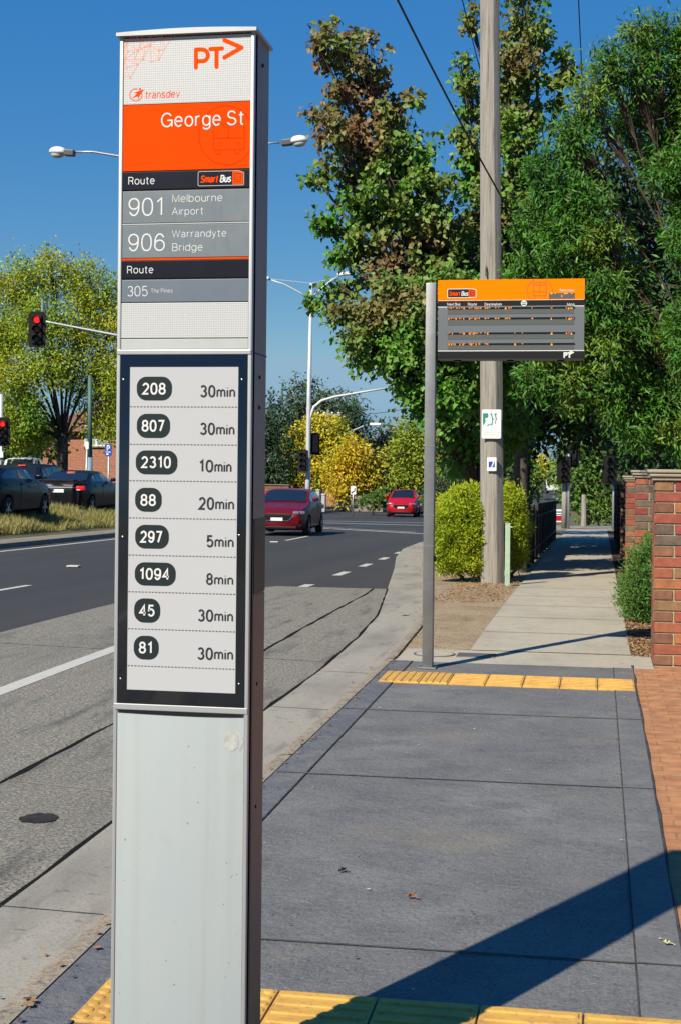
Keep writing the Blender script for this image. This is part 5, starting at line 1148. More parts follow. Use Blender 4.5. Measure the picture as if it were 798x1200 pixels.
# ------------------------------------------------------------------ vehicles
def car(name, label, loc, heading, paint, Ln, W, H, cowl, rf, rr_, tail, hood, deck, rear='hatch', plate_z=.55, lamps=False, group=None, clear=.19, rad=.32, spoiler=False, rearlow=.0):
    """y runs forward; cowl, rf, rr_, tail are where windscreen, roof front, roof rear and rear glass end"""
    t = thing(name, label, 'car', loc, heading, group)
    h2 = Ln / 2; belt0 = hood + .02
    top_pts = [(-h2, deck - .1), (-h2 + .08, deck), (tail, deck + .04), (rr_, H - .05), ((rr_ + rf) / 2, H), (rf, H - .03), (cowl, hood + .06), (h2 - .35, hood - .1), (h2 - .06, hood - .22), (h2, hood - .3)]
    def top(y):
        for (a, b), (c, d) in zip(top_pts, top_pts[1:]):
            if a <= y <= c:
                u = (y - a) / (c - a); return b + (d - b) * u
        return top_pts[0][1] if y < 0 else top_pts[-1][1]
    def belt(y): return min(top(y) - .015, hood + .06 + (.10 * (cowl - y) / Ln if y < cowl else -.0) - (0 if y < cowl else (y - cowl) * .16))
    def hw(y): return W / 2 * (1 - .20 * abs(y / h2) ** 5)
    def rw(y): return hw(y) * (.76 + .02)
    def sect(y, k=1., dz=0.):
        w_ = hw(y) * k; b = belt(y); tp = top(y); zb = clear + .10 * abs(y / h2) ** 8 + dz
        cab = min(1, max(0, (tp - b - .02) / .3)); r = w_ * (.92 - .16 * cab)
        half = [(0, zb), (w_ * .82, zb), (w_ * .955, zb + .09), (w_ * .99, (zb + b) / 2 - .08), (w_, (zb + b) / 2 + .07), (w_ * .97, b - .07), (w_ * .925, b), (r, tp - .055 * cab - .004), (r * .80, tp - .004), (r * .45, tp + .012), (0, tp + .018)]
        return half
    ys = sorted(set([round(-h2 + Ln * i / 46, 4) for i in range(47)] + [cowl, rf, rr_, tail, -h2 + .08, h2 - .06]))
    mb = MB(); rings = []
    for i, y in enumerate(ys):
        end = i in (0, len(ys) - 1); half = sect(y, .94 if end else 1, .05 if end else 0)
        rings.append([(x, y, z) for x, z in half] + [(-x, y, z) for x, z in half[-2:0:-1]])
    n = len(rings[0]); vs = [v for r in rings for v in r]; fs = []
    for i in range(len(rings) - 1):
        for k in range(n): fs.append((i * n + k, (i + 1) * n + k, (i + 1) * n + (k + 1) % n, i * n + (k + 1) % n))
    fs += [tuple(range(n)), tuple(range(len(vs) - 1, len(vs) - n - 1, -1))]
    mb.add(vs, fs)
    body = mb.build('body', [paint, black_pl], t, angle=38)
    wy = (h2 - .88, -h2 + .80)
    cut = MB()
    for y in wy:
        for s in (-1, 1): cut.lathe([(rad + .06, -.14), (rad + .06, .2)], 24, M=Matrix.Translation((s * (W / 2 - .06), y, rad + .0)) @ Matrix.Rotation(R_(90), 4, 'Y'))
    co = cut.build('cutter', black_pl); co.parent = t
    md = body.modifiers.new('arches', 'BOOLEAN'); md.object = co; md.operation = 'DIFFERENCE'; md.solver = 'EXACT'
    bpy.context.view_layer.update()
    me = bpy.data.meshes.new_from_object(body.evaluated_get(bpy.context.evaluated_depsgraph_get()))
    body.modifiers.clear(); old = body.data; body.data = me; me.name = 'body'; bpy.data.meshes.remove(old)
    cm = co.data; bpy.data.objects.remove(co); bpy.data.meshes.remove(cm)
    me.set_sharp_from_angle(angle=R_(38))
    me.polygons.foreach_set('use_smooth', [True] * len(me.polygons))
    for y in wy:
        for s in (-1, 1):
            M = Matrix.Translation((s * (W / 2 - .10), y, rad)) @ Matrix.Rotation(R_(90 * s), 4, 'Y')
            mb = MB(); mb.lathe([(rad * .62, -.1), (rad * .96, -.1), (rad, -.07), (rad, .06), (rad * .96, .09), (rad * .66, .095), (rad * .64, .06)], 28, M=M); wl = mb.build('wheel', tyre_m, t, angle=40)
            mb = MB(); mb.lathe([(rad * .66, .0), (rad * .66, .085), (rad * .60, .09), (rad * .58, .03), (.02, .02)], 28, mi=1, M=M); 
            for k in range(5):
                mb.bevel_box(.03, rad * .63, -.028, .028, .05, .085, .008, M=M @ Matrix.Rotation(2 * math.pi * k / 5, 4, 'Z'))
            mb.lathe([(.06, .03), (.06, .088), (.03, .095)], 12, M=M); mb.build('rim', [rim_m, black_pl], wl)
    def side(y, u, s, off=.006):
        w_ = hw(y); b = belt(y); tp = top(y); cab = min(1, max(0, (tp - b - .02) / .3)); r = w_ * (.92 - .16 * cab)
        x = w_ * .925 + (r - w_ * .925) * u; z = b + (tp - .055 * cab - b) * u
        return Vector((s * (x + off), y, z + off * .4))
    ya, yb = tail + .30 * (1 if rear != 'wagon' else .3), cowl - .30; ym = (ya + yb) / 2 - .05
    for s in (-1, 1):
        for y0, y1 in ((ya, ym - .03), (ym + .03, yb)):
            mb = MB(); k = 8; vs = []; fs = []
            for i in range(k + 1):
                y = y0 + (y1 - y0) * i / k
                vs += [side(y, .10, s), side(y, .88, s), side(y, .88, s, -.02), side(y, .10, s, -.02)]
            for i in range(k):
                for j in range(4): q = (i * 4 + j, i * 4 + (j + 1) % 4, (i + 1) * 4 + (j + 1) % 4, (i + 1) * 4 + j); fs.append(q if s > 0 else q[::-1])
            fs += [(3, 2, 1, 0), tuple(range(k * 4, k * 4 + 4))]
            mb.add(vs, fs); mb.build('side_window', glass_m, t)
        mb = MB(); mb.bevel_box(-.1, .1, -.05, .05, -.06, .06, .035, M=Matrix.Translation((s * (W / 2 + .06), cowl - .38, hood + .17))); mb.build('wing_mirror', paint, t, smooth=True)
        for y in (ym + .12, ya + .18):
            mb = MB(); x = hw(y) * .985; mb.bevel_box(-.018, .022, -.1, .1, -.014, .014, .008, M=Matrix.Translation((s * x, y, hood - .02))); mb.build('door_handle', paint, t)
        mb = MB()
        for y in (ym, ): 
            pts = [(s * (hw(y) * f + .002), y, z) for f, z in ((.962, clear + .13), (.995, (clear + belt(y)) / 2), (1.0, (clear + belt(y)) / 2 + .08), (.972, belt(y) - .06))]
            mb.tube(pts, .005, 4)
        mb.build('door_gap', black_pl, t)
    def glass(y0, y1, name):
        mb = MB(); k = 6; m_ = 8; vs = []; fs = []
        for lay in (.014, -.02):
            for i in range(k + 1):
                y = y0 + (y1 - y0) * i / k; tp = top(y); b = belt(y); cab = min(1, max(0, (tp - b - .02) / .3)); r = hw(y) * (.92 - .16 * cab)
                for j in range(m_ + 1):
                    f = -1 + 2 * j / m_; z = tp + .018 - .022 * abs(f) ** 1.6
                    vs.append((f * r * .86, y + (lay if y > 0 else -lay), z + lay * .7))
        o = (k + 1) * (m_ + 1)
        for i in range(k):
            for j in range(m_):
                a = i * (m_ + 1) + j; q = (a, a + 1, a + m_ + 2, a + m_ + 1); fs += [q, tuple(x + o for x in q[::-1])]
        mb.add(vs, fs); return mb.build(name, glass_m, t, smooth=True)
    glass(cowl + (rf - cowl) * .06, cowl + (rf - cowl) * .95, 'windscreen')
    glass(tail + (rr_ - tail) * .12, tail + (rr_ - tail) * .92, 'rear_window')
    # nose
    for s in (-1, 1):
        M = Matrix.Translation((s * W * .365, h2 - .17, hood - .22)) @ Matrix.Rotation(R_(-14 * s), 4, 'Z')
        mb = MB(); mb.bevel_box(-.19, .19, -.1, .105, -.055, .05, .04, M=M); hl = mb.build('headlight', mat('headlight_glass', (.25, .27, .29), .08, .4, coat=1), t, smooth=True)
        mb = MB(); mb.lathe([(.05, 0), (.045, .02), (.02, .03)], 14, M=M @ Matrix.Translation((s * -.02, .1, 0)) @ Matrix.Rotation(R_(-90), 4, 'X')); mb.build('lamp_bulb', chrome, hl)
        M = Matrix.Translation((s * W * .36, h2 - .10, clear + .19)); mb = MB(); mb.bevel_box(-.1, .1, -.05, .06, -.045, .045, .02, M=M); mb.build('fog_light', black_pl, t)
    mb = MB(); mb.bevel_box(-W * .27, W * .27, h2 - .15, h2 + .006, hood - .46, hood - .25, .05)
    for k in range(5): mb.box(-W * .24, W * .24, h2 - .01, h2 + .012, hood - .43 + k * .036, hood - .42 + k * .036, mi=0)
    mb.build('grille', black_pl, t)
    mb = MB(); mb.tube([(-W * .36, h2 - .05, hood - .26), (-W * .27, h2 + .01, hood - .34), (-W * .2, h2 + .016, hood - .46), (0, h2 + .018, hood - .475), (W * .2, h2 + .016, hood - .46), (W * .27, h2 + .01, hood - .34), (W * .36, h2 - .05, hood - .26)], .013, 6); mb.build('grille_trim', chrome, t)
    mb = MB(); mb.bevel_box(-W * .34, W * .34, h2 - .15, h2 + .004, clear + .07, clear + .16, .03); mb.build('lower_intake', black_pl, t)
    mb = MB(); mb.bevel_box(-.186, .186, h2 - .02, h2 + .028, hood - .47, hood - .37, .006); mb.build('number_plate', plate_m, t)
    # tail
    for s in (-1, 1):
        M = Matrix.Translation((s * W * .385, -h2 + .11, deck - .16)) @ Matrix.Rotation(R_(14 * s), 4, 'Z')
        mb = MB(); mb.bevel_box(-.15, .14, -.125, .1, -.075, .07, .035, M=M); tl_ = mb.build('tail_light', brake_m if lamps else red_lamp, t, smooth=True)
        mb = MB(); mb.bevel_box(-.12, .0, -.135, -.1, -.075, -.04, .01, M=M); mb.build('reversing_lamp', white_lamp, tl_)
    mb = MB(); mb.bevel_box(-.186, .186, -h2 - .02, -h2 + .03, deck - .31, deck - .2, .006); mb.build('number_plate', plate_m, t)
    mb = MB(); mb.bevel_box(-W * .3, W * .3, -h2 - .012, -h2 + .05, deck - .16, deck - .135, .01); mb.build('boot_trim', chrome, t)
    mb = MB(); mb.bevel_box(-W * .42, W * .42, -h2 - .012, -h2 + .1, clear + .02, clear + .12, .03); mb.build('rear_bumper', black_pl, t)
    if spoiler:
        mb = MB(); mb.bevel_box(-W * .42, W * .42, -h2 + .02, -h2 + .22, deck + .08, deck + .105, .012)
        for s in (-1, 1): mb.box(s * W * .36 - .03, s * W * .36 + .03, -h2 + .06, -h2 + .18, deck - .0, deck + .09)
        mb.build('spoiler', paint, t)
    if lamps:
        mb = MB(); mb.bevel_box(-.14, .14, rr_ - .12, rr_ - .03, H - .075, H - .035, .01); mb.build('brake_light', brake_m, t)
    return t
def paint(name, c, met=.1): return mat(name, c, .32, met, coat=.35, var=.04, vscale=3, spec=.35)
maroon = mat('dark_red_paint', (.115, .002, .006), .4, coat=.2, spec=.2); red_p = mat('bright_red_paint', (.42, .002, .008), .4, coat=.2, spec=.2); black_p = mat('black_paint', (.004, .0045, .006), .35, coat=.25, spec=.12); bluebl = mat('blue_black_paint', (.005, .009, .02), .35, coat=.25, spec=.12); navy_p = paint('navy_paint', (.012, .022, .05)); white_p = paint('white_paint', (.6, .61, .62), 0)
Z = lambda y: tz(y) - .13
Z2 = lambda y: tz(y) + .40
P180 = math.pi
car('hatchback_car', 'dark red hatchback driving towards the camera, half behind the pylon', (-9.75, 45.6, Z(45.6)), P180 + .05, maroon, 4.4, 1.80, 1.45, .95, .15, -1.25, -1.95, .98, 1.0)
car('small_car', 'bright red small car turning in from the far side of the junction', (-10.65, 80.5, Z(80.5)), P180 + .05, red_p, 3.9, 1.67, 1.50, .95, .25, -1.15, -1.75, .98, .98)
car('sedan_car', 'dark blue-grey car close behind the bright red car', (-9.75, 87, Z(87)), P180 + .05, navy_p, 4.5, 1.8, 1.46, .95, .15, -1.0, -1.75, .98, 1.0)
car('sedan_car', 'black sedan with rear spoiler and lit brake lights, waiting behind the median grass', (-17.45, 47.6, Z2(47.6)), .04, black_p, 4.85, 1.86, 1.46, .85, .1, -1.05, -1.75, .98, 1.06, rear='sedan', lamps=True, spoiler=True)
car('suv_car', 'blue-black four-wheel drive with lit brake light, left of the black sedan', (-20.75, 52.0, Z2(52)), .04, bluebl, 4.65, 1.86, 1.74, .95, .25, -1.75, -2.1, 1.08, 1.18, rear='wagon', lamps=True, clear=.24, rad=.36)
car('hatchback_car', 'black car nearest the frame edge with a driver\'s elbow on the sill', (-16.2, 37.6, Z2(37.6)), .02, black_p, 4.4, 1.8, 1.47, .95, .2, -1.2, -1.9, .98, 1.02, lamps=True)
car('wagon_car', 'white station wagon parked beyond the blue-black four-wheel drive', (-26.2, 64, Z(64) + 1.05), .25, white_p, 4.7, 1.84, 1.7, .95, .25, -1.8, -2.15, 1.05, 1.12, rear='wagon', clear=.24)
car('parked_car', 'red car parked beyond the traffic island under golden trees', (*gx(377, 122), tz(118) + .5), .15, red_p, 4.3, 1.75, 1.45, .95, .15, -1.2, -1.9, .98, 1.0)
car('parked_car', 'teal grey car roof showing behind the four-wheel drive at frame edge', (*gx(12, 74), tz(70) + .75), .3, paint('teal_paint', (.08, .14, .14)), 4.4, 1.78, 1.5, .95, .15, -1.2, -1.9, .98, 1.0)
car('hatchback_car', 'dark maroon hatchback between the white wagon and the tree trunk', (-23.6, 57.5, Z2(57.5)), .05, maroon, 4.3, 1.78, 1.5, .95, .15, -1.2, -1.9, .98, 1.0)
# driver's arm
def person(name, label, joints, edges, radii, loc, cloth):
    me = bpy.data.meshes.new(name); me.from_pydata(joints, edges, []); o = bpy.data.objects.new(name, me); COL.objects.link(o)
    m = o.modifiers.new('skin', 'SKIN')
    for i, r in enumerate(radii): me.skin_vertices[0].data[i].radius = (r, r)
    me.skin_vertices[0].data[0].use_root = True
    s_ = o.modifiers.new('s', 'SUBSURF'); s_.levels = 2; s_.render_levels = 2
    bpy.context.view_layer.update()
    m2 = bpy.data.meshes.new_from_object(o.evaluated_get(bpy.context.evaluated_depsgraph_get())); o.modifiers.clear(); o.data = m2
    m2.materials.append(cloth); m2.materials.append(skin_m); m2.polygons.foreach_set('use_smooth', [True] * len(m2.polygons))
    return o
jo = [(0, 0, .42), (0, -.05, .65), (0, -.08, .9), (0, -.07, 1.02), (0, -.05, 1.12), (0, -.03, 1.24), (.2, -.08, .90), (.46, .06, .82), (.5, .32, .84), (.49, .4, .83), (-.2, -.08, .9), (-.24, .1, .7), (-.2, .35, .8)]
ed = [(0, 1), (1, 2), (2, 3), (3, 4), (4, 5), (2, 6), (6, 7), (7, 8), (8, 9), (2, 10), (10, 11), (11, 12)]
pr = person('person', '', jo, ed, [.17, .16, .15, .06, .095, .085, .075, .05, .038, .042, .075, .05, .035], None, cloth_m)
pr.location = (-16.2 + .42, 37.7, Z2(37.7) + .08); tag(pr, 'person in dark clothes resting a bare arm on the black car\'s window sill', 'person')
for p in pr.data.polygons:
    if p.center.x > .42 and p.center.z < .9 or p.center.z > 1.0: p.material_index = 1
# the distant truck
tk = thing('truck', 'white truck far away on the road under the dark trees', 'truck', (*gx(648, 235), tz(232) - .1), P180)
mb = MB(); mb.bevel_box(-1.15, 1.15, -3.5, 1.0, .9, 3.3, .08); mb.build('cargo_box', white_p, tk)
mb = MB(); mb.bevel_box(-1.05, 1.05, 1.15, 2.9, .55, 2.5, .2); mb.build('cab', white_p, tk)
mb = MB(); mb.bevel_box(-.92, .92, 2.8, 2.93, 1.5, 2.2, .04); mb.build('windscreen', glass_m, tk)
mb = MB(); mb.bevel_box(-1.0, 1.0, -3.4, 2.85, .4, .85, .05); mb.build('chassis', black_pl, tk)
for y in (2.0, -2.2):
    for s in (-1, 1): mb = MB(); mb.lathe([(.42, -.15), (.45, 0), (.42, .15), (.2, .15)], 18, M=Matrix.Translation((s * .95, y, .45)) @ Matrix.Rotation(R_(90), 4, 'Y')); mb.build('wheel', tyre_m, tk)

# ------------------------------------------------------------------ signals, lamps, signs
sig_red = mat('lit_red_signal', (.95, .02, .015), .3, emit=.9); sig_amb = mat('unlit_amber_lens', (.20, .07, .01), .3); sig_grn = mat('unlit_green_lens', (.01, .07, .05), .3); dark_lens = mat('dark_lens', (.02, .02, .02), .3)
board_m = mat('signal_board', (.012, .011, .012), .6, spec=.15)
def signal(parent, c, rot=0., lit=True, s=1.0, back=False, board=True):
    """three-lamp head: c its middle in the parent's space, facing -Y before rot"""
    M = Matrix.Translation(c) @ Matrix.Rotation(rot, 4, 'Z') @ Matrix.Scale(s, 4)
    mb = MB()
    if board: 
        o = rrect(-.30, .30, -.62, .62, .12); vs = [M @ Vector((x, y, z)) for y in (0, .03) for x, z in o]; n = len(o)
        mb.add(vs, [tuple(range(n - 1, -1, -1)), tuple(range(n, 2 * n))] + [(i, (i + 1) % n, (i + 1) % n + n, i + n) for i in range(n)])
    mb.bevel_box(-.17, .17, -.06, .2, -.5, .5, .03, M=M); hd = mb.build('signal_head', board_m, parent)
    for k, m in ((1, sig_red if lit else dark_lens), (0, sig_amb if lit else dark_lens), (-1, sig_grn if lit else dark_lens)):
        mb = MB(); mb.lathe([(.115, 0), (.11, .02), (.06, .045), (.01, .05)], 18, M=M @ Matrix.Translation((0, -.06, .33 * k)) @ Matrix.Rotation(R_(90), 4, 'X')); mb.build('lens', m, hd)
        mb = MB(); n = 12; vs = []; fs = []
        for i in range(n + 1):
            a = R_(-20 + 220 * i / n); 
            for y, r in ((-.06, .135), (-.27 + .0, .132), (-.27, .126), (-.06, .128)): vs.append(M @ Vector((r * math.cos(a), y, .33 * k + r * math.sin(a))))
        for i in range(n):
            for j in range(4): fs.append((i * 4 + j, i * 4 + (j + 1) % 4, (i + 1) * 4 + (j + 1) % 4, (i + 1) * 4 + j))
        mb.add(vs, fs); mb.build('visor', board_m, hd)
    return hd
# overhead signal left, its pole hidden behind the pylon
D = 50; base = Vector(foot(222, D)); ts = thing('traffic_signal', 'mast arm traffic signal hung over the cars, showing red, before the yellow-green tree', 'traffic light', base)
hp = at(44, 386, D - .6) - base; a1 = at(60, 378, D) - base; a2 = at(138, 393, D) - base; a3 = at(222, 412, D) - base
mb = MB(); mb.tube([(0, 0, -.1), (0, 0, a3.z + .25)], [.11, .085], 12); mb.build('pole', steel, ts, smooth=True)
mb = MB(); mb.tube([(0, 0, a3.z), a2, a1, a1 + (a1 - a2).normalized() * .45], [.07, .055, .04, .035], 8); mb.build('mast_arm', steel, ts, smooth=True)
signal(ts, hp, .18, True, .98)
mb = MB(); e0 = a1 + (a1 - a2).normalized() * .3; mb.tube([e0 + Vector((0, 0, .75)), e0, hp + Vector((0, .1, .2))], .04, 8); mb.build('hanger', steel, ts)
D = 45; base = Vector(foot(1, D)); ts = thing('traffic_signal', 'post mounted traffic signal at left frame edge beside the blue-black car, showing red', 'traffic light', base)
mb = MB(); mb.tube([(0, 0, -.1), (0, 0, (at(1, 462, D) - base).z)], .065, 10); mb.build('pole', pole_grey, ts, smooth=True)
signal(ts, at(4, 506, D - .35) - base, .22, True, .72, board=True)
mb = MB(); q = at(0, 528, D - .12) - base; mb.bevel_box(-.13, .13, -.02, .02, -.22, .22, .01, M=Matrix.Translation(q)); mb.build('sign_plate', white_enam, ts)
# far joint pole: lamps, mast arm and two heads
D = 71; base = Vector(foot(361, D)); jp = thing('signal_pole', 'tall pale pole with twin lamp arms, curved mast arm and two dark signals', 'traffic light', base)
def rel(px, py, dD=0): return at(px, py, D + dD) - base
mb = MB(); tp = rel(365, 332); mb.tube([(0, 0, -.1), rel(361, 560), rel(362, 480), tp], [.14, .125, .11, .07], 12); mb.build('pole', pole_grey, jp, smooth=True)
mb = MB(); mb.tube([rel(363.5, 351), rel(350, 342), rel(333, 333), rel(313, 326.5)], [.045, .04, .035, .03], 8); mb.build('lamp_arm', pole_grey, jp, smooth=True)
mb = MB(); mb.tube([rel(367, 347), rel(377, 338), rel(388, 329), rel(398, 323)], [.045, .04, .035, .03], 8); mb.build('lamp_arm', pole_grey, jp, smooth=True)
mb = MB(); mb.tube([tp, rel(313, 326.5)], .016, 6); mb.tube([tp, rel(392, 326)], .016, 6); mb.build('stay', pole_grey, jp)
for px, py, s in ((308, 325.5, -1), (404, 321, 1)):
    mb = MB(); c = rel(px, py); mb.bevel_box(-.36, .36, -.14, .14, -.09, .08, .06, M=Matrix.Translation(c) @ Matrix.Rotation(R_(-6 * s), 4, 'Y')); mb.build('lamp_head', white_enam, jp, smooth=True)
mb = MB(); mb.tube([rel(362.5, 515), rel(363.5, 490), rel(368, 477), rel(377, 469.5), rel(392, 465), rel(430, 458.5), rel(467, 452.5)], [.085, .08, .075, .07, .062, .05, .04], 10); mb.build('mast_arm', pole_grey, jp, smooth=True)
signal(jp, rel(355.5, 540, -.5), -.12, False, .86)
signal(jp, rel(369, 520, .3), P180 + .5, False, .86)
for py in (533, 547): mb = MB(); mb.tube([rel(361, py), rel(356, py, -.3)], .025, 6); mb.build('bracket', pole_grey, jp)
# twin lamp behind the pylon
D = 47; base = Vector(foot(206, D)); lp_ = thing('street_lamp', 'twin arm street lamp whose heads stick out either side of the pylon', 'street lamp', base)
def rel(px, py, dD=0): return at(px, py, D + dD) - base
tp = rel(206, 190)
mb = MB(); mb.tube([(0, 0, -.1), tp], [.13, .07], 12); mb.build('pole', pole_grey, lp_, smooth=True)
for hx, hy, pts in ((70, 179, [(88, 178), (110, 178), (140, 183), (180, 193), (206, 205)]), (349, 166, [(328, 167), (315, 168), (285, 174), (240, 188), (206, 205)])):
    mb = MB(); mb.tube([rel(*p) for p in pts], [.035, .035, .04, .045, .05], 8); mb.build('lamp_arm', steel, lp_, smooth=True)
    s = -1 if hx < 200 else 1; M = Matrix.Translation(rel(hx, hy)) @ Matrix.Rotation(R_(-5 * s), 4, 'Y') @ Matrix.Scale(s, 4, (1, 0, 0))
    bm = bmesh.new(); bmesh.ops.create_uvsphere(bm, u_segments=18, v_segments=12, radius=.5)
    for v in bm.verts: v.co = Vector((v.co.x * .62 + .04, v.co.y * .42, v.co.z * (.36 if v.co.z > 0 else .22) + .02))
    mb = MB(); mb.bm(bm, M=M); hd = mb.build('lamp_head', white_enam, lp_, smooth=True)
    mb = MB(); mb.bevel_box(-.52, -.18, -.13, .13, -.085, .11, .03, M=M); mb.build('gear_housing', mat('dark_gear_housing', (.05, .05, .055), .5), hd)
    bm = bmesh.new(); bmesh.ops.create_uvsphere(bm, u_segments=14, v_segments=8, radius=.5)
    for v in bm.verts: v.co = Vector((v.co.x * .44 + .06, v.co.y * .32, v.co.z * .24 - .06))
    mb = MB(); mb.bm(bm, M=M); mb.build('lamp_bowl', mat('lamp_bowl', (.5, .52, .52), .1, coat=.5), hd, smooth=True)
# small far lamp
D = 105; base = Vector(foot(398, D)); sl_ = thing('street_lamp', 'distant single arm lamp sticking out above the golden trees', 'street lamp', base)
def rel(px, py, dD=0): return at(px, py, D + dD) - base
mb = MB(); mb.tube([(0, 0, -.1), rel(400, 510)], [.1, .07], 8); mb.build('pole', pole_grey, sl_)
mb = MB(); mb.tube([rel(400, 512), rel(412, 505), rel(426, 499)], [.05, .045, .04], 6); mb.build('lamp_arm', pole_grey, sl_)
mb = MB(); mb.bevel_box(-.42, .42, -.18, .18, -.1, .12, .08, M=Matrix.Translation(rel(440, 497.5))); mb.build('lamp_head', white_enam, sl_, smooth=True)
# signals at the end of the footpath
D = 58; base = Vector(foot(661, D)); ts = thing('traffic_signal', 'dark unlit traffic signal on a timber post at the footpath end', 'traffic light', base)
def rel(px, py, dD=0): return at(px, py, D + dD) - base
mb = MB(); mb.tube([(0, 0, -.1), rel(661.5, 556)], .11, 10); mb.build('timber_post', wood, ts, smooth=True)
mb = MB(); q = rel(665.5, 612); mb.tube([(q.x, q.y - .1, -.1), rel(666, 530, -.1)], .05, 10); mb.build('pole', steel, ts, smooth=True)
signal(ts, rel(660, 551, -.4), .1, False, .9)
signal(ts, rel(671, 533, .2), P180, False, .8)
D = 56; base = Vector(foot(719, D)); ts = thing('traffic_signal', 'shaded traffic signal beside the far end of the brick wall', 'traffic light', base)
mb = MB(); mb.tube([(0, 0, -.1), at(719, 535, D) - base], .06, 10); mb.build('pole', steel, ts, smooth=True)
signal(ts, at(714, 551, D - .3) - base, .1, False, .9)
# distribution pole behind golden trees
D = 112; base = Vector(foot(385, D)); dp = thing('utility_pole', 'distant pole with cross arm and insulators above the golden tree', 'utility pole', base)
mb = MB(); mb.tube([(0, 0, -.1), at(385, 480, D) - base], [.16, .11], 8); mb.build('pole_shaft', wood, dp)
c = at(385, 486, D) - base; mb = MB(); mb.box(c.x - .95, c.x + .95, -.06, .06, c.z - .06, c.z + .06); mb.build('cross_arm', wood, dp)
for x in (-.8, -.3, .3, .8): mb = MB(); mb.lathe([(.05, 0), (.09, .08), (.05, .16)], 8, M=Matrix.Translation((c.x + x, 0, c.z + .06))); mb.build('insulator', white_enam, dp)
cable('power_line', 'faint wire crossing the sky right of the distant cross arm', at(386, 486, 112), at(480, 478, 112), .2, .02)
# street signs
def pole_sign(name, label, px, D, top, y0, y1, wpx, face, tilt=0., cat='sign', polem=steel, bluebox=False):
    base = Vector(foot(px, D)); t = thing(name, label, cat, base)
    tp = at(px + tilt, top, D) - base
    mb = MB(); mb.tube([(0, 0, -.1), tp], .035, 8); mb.build('pole', polem, t, smooth=True)
    c0 = at(px + tilt, (y0 + y1) / 2, D) - base; k = D / F; a, h = wpx / 2 * k, (y1 - y0) / 2 * k
    mb = MB(); mb.plate([(c0.x + x, c0.z + z) for x, z in rrect(-a, a, -h, h, .05)], c0.y - .05, .02); pl_ = mb.build('sign_plate', face, t)
    return t, pl_, c0, a, h
t, pl_, c0, a, h = pole_sign('parking_sign', 'blue and white parking sign on a thin pole before the brick house', 128, 56, 520, 520.5, 534.5, 8.5, blue_print)
mb = MB(); text(mb, 'P', c0.x - a * .45, c0.x + a * .5, c0.z - h * .15, c0.z + h * .85, c0.y - .052, .2); mb.box(c0.x - a * .7, c0.x + a * .7, c0.y - .053, c0.y - .051, c0.z - h * .38, c0.z - h * .25); mb.build('lettering', white_enam, pl_)
mb = MB(); mb.box(c0.x - a * .6, c0.x + a * .1, c0.y - .053, c0.y - .051, c0.z - h * .8, c0.z - h * .55); mb.build('arrow_mark', white_enam, pl_)
pole_sign('street_sign', 'small blank white sign on a leaning thin pole left of the parking sign', 100, 57, 517, 517.5, 526.5, 4.2, white_enam, tilt=3)
t, pl_, c0, a, h = pole_sign('street_sign', 'small white keep left sign standing on the far traffic island', 414, 77, 569, 569.5, 579.5, 6.4, white_enam)
mb = MB(); mb.stroke([(c0.x + .08, c0.z + .1), (c0.x + .08, c0.z - .02), (c0.x - .06, c0.z - .12)], .05, c0.y - .053, .002); mb.plate([(c0.x - .11, c0.z - .16), (c0.x + .0, c0.z - .15), (c0.x - .09, c0.z - .05)], c0.y - .054, .002); mb.build('arrow_mark', board_m, pl_)
D = 60; base = Vector(foot(106, D)); gp_ = thing('service_pole', 'thick pale green pole rising into the yellow-green tree', 'pole', base)
mb = MB(); mb.tube([(0, 0, -.1), at(106, 536, D) - base], .11, 12); mb.build('base_section', mat('blue_grey_paint', (.16, .24, .31), .6), gp_, smooth=True)
mb = MB(); mb.tube([at(106, 536, D) - base, at(106, 440, D) - base], [.1, .085], 12); mb.build('upper_section', mat('teal_green_paint', (.06, .13, .11), .6), gp_, smooth=True)
for px, lb, hh in ((380, 'right hand of two pale grey service cabinets by the signal pole', 12), (373.5, 'left hand of two pale grey service cabinets by the signal pole', 17)):
    b_ = Vector(foot(px, 86)); t = thing('service_cabinet', lb, 'cabinet', b_, 0, 'cabinets on the far island'); k = 86 / F
    mb = MB(); mb.bevel_box(-2.2 * k, 2.2 * k, -.2, .2, 0, hh * k + .4, .03); mb.build('cabinet_body', mat('cabinet_grey', (.36, .4, .4), .6), t)
    mb = MB(); mb.bevel_box(-2.5 * k, 2.5 * k, -.24, .24, hh * k + .41, hh * k + .46, .015); mb.build('cabinet_lid', pole_grey, t)
b_ = Vector(foot(655, 61)); t = thing('advertising_bin', 'white framed red poster stand on the far corner of side street', 'poster stand', b_); k = 61 / F
mb = MB(); mb.bevel_box(-7 * k, 7 * k, -.12, .12, .08, 15 * k + .08, .03); fr_ = mb.build('frame', white_enam, t)
mb = MB(); mb.box(-5.6 * k, 5.6 * k, -.128, -.121, .1 + 1.2 * k, .1 + 6.5 * k, mi=0); mb.box(-5.6 * k, 5.6 * k, -.128, -.121, .1 + 6.6 * k, .1 + 12.2 * k, mi=1); mb.build('poster', [red_p, navy_p], fr_)
mb = MB(); mb.box(-4 * k, 4 * k, -.133, -.129, .1 + 9 * k, .1 + 10.6 * k); mb.box(-3 * k, 3 * k, -.133, -.129, .1 + 7.2 * k, .1 + 8 * k); mb.build('poster_lettering', white_enam, fr_)
for s in (-1, 1): mb = MB(); mb.box(s * 5 * k - .04, s * 5 * k + .04, -.1, .1, 0, .09); mb.build('foot', board_m, t)
b_ = Vector(foot(684, 62)); t = thing('timber_post', 'short brown timber post on the corner beside the sunlit tree', 'post', b_); mb = MB(); mb.tube([(0, 0, -.1), (0, 0, 1.25)], [.12, .1], 9); mb.build('post', wood, t)
b_ = Vector(foot(332, 96)); 
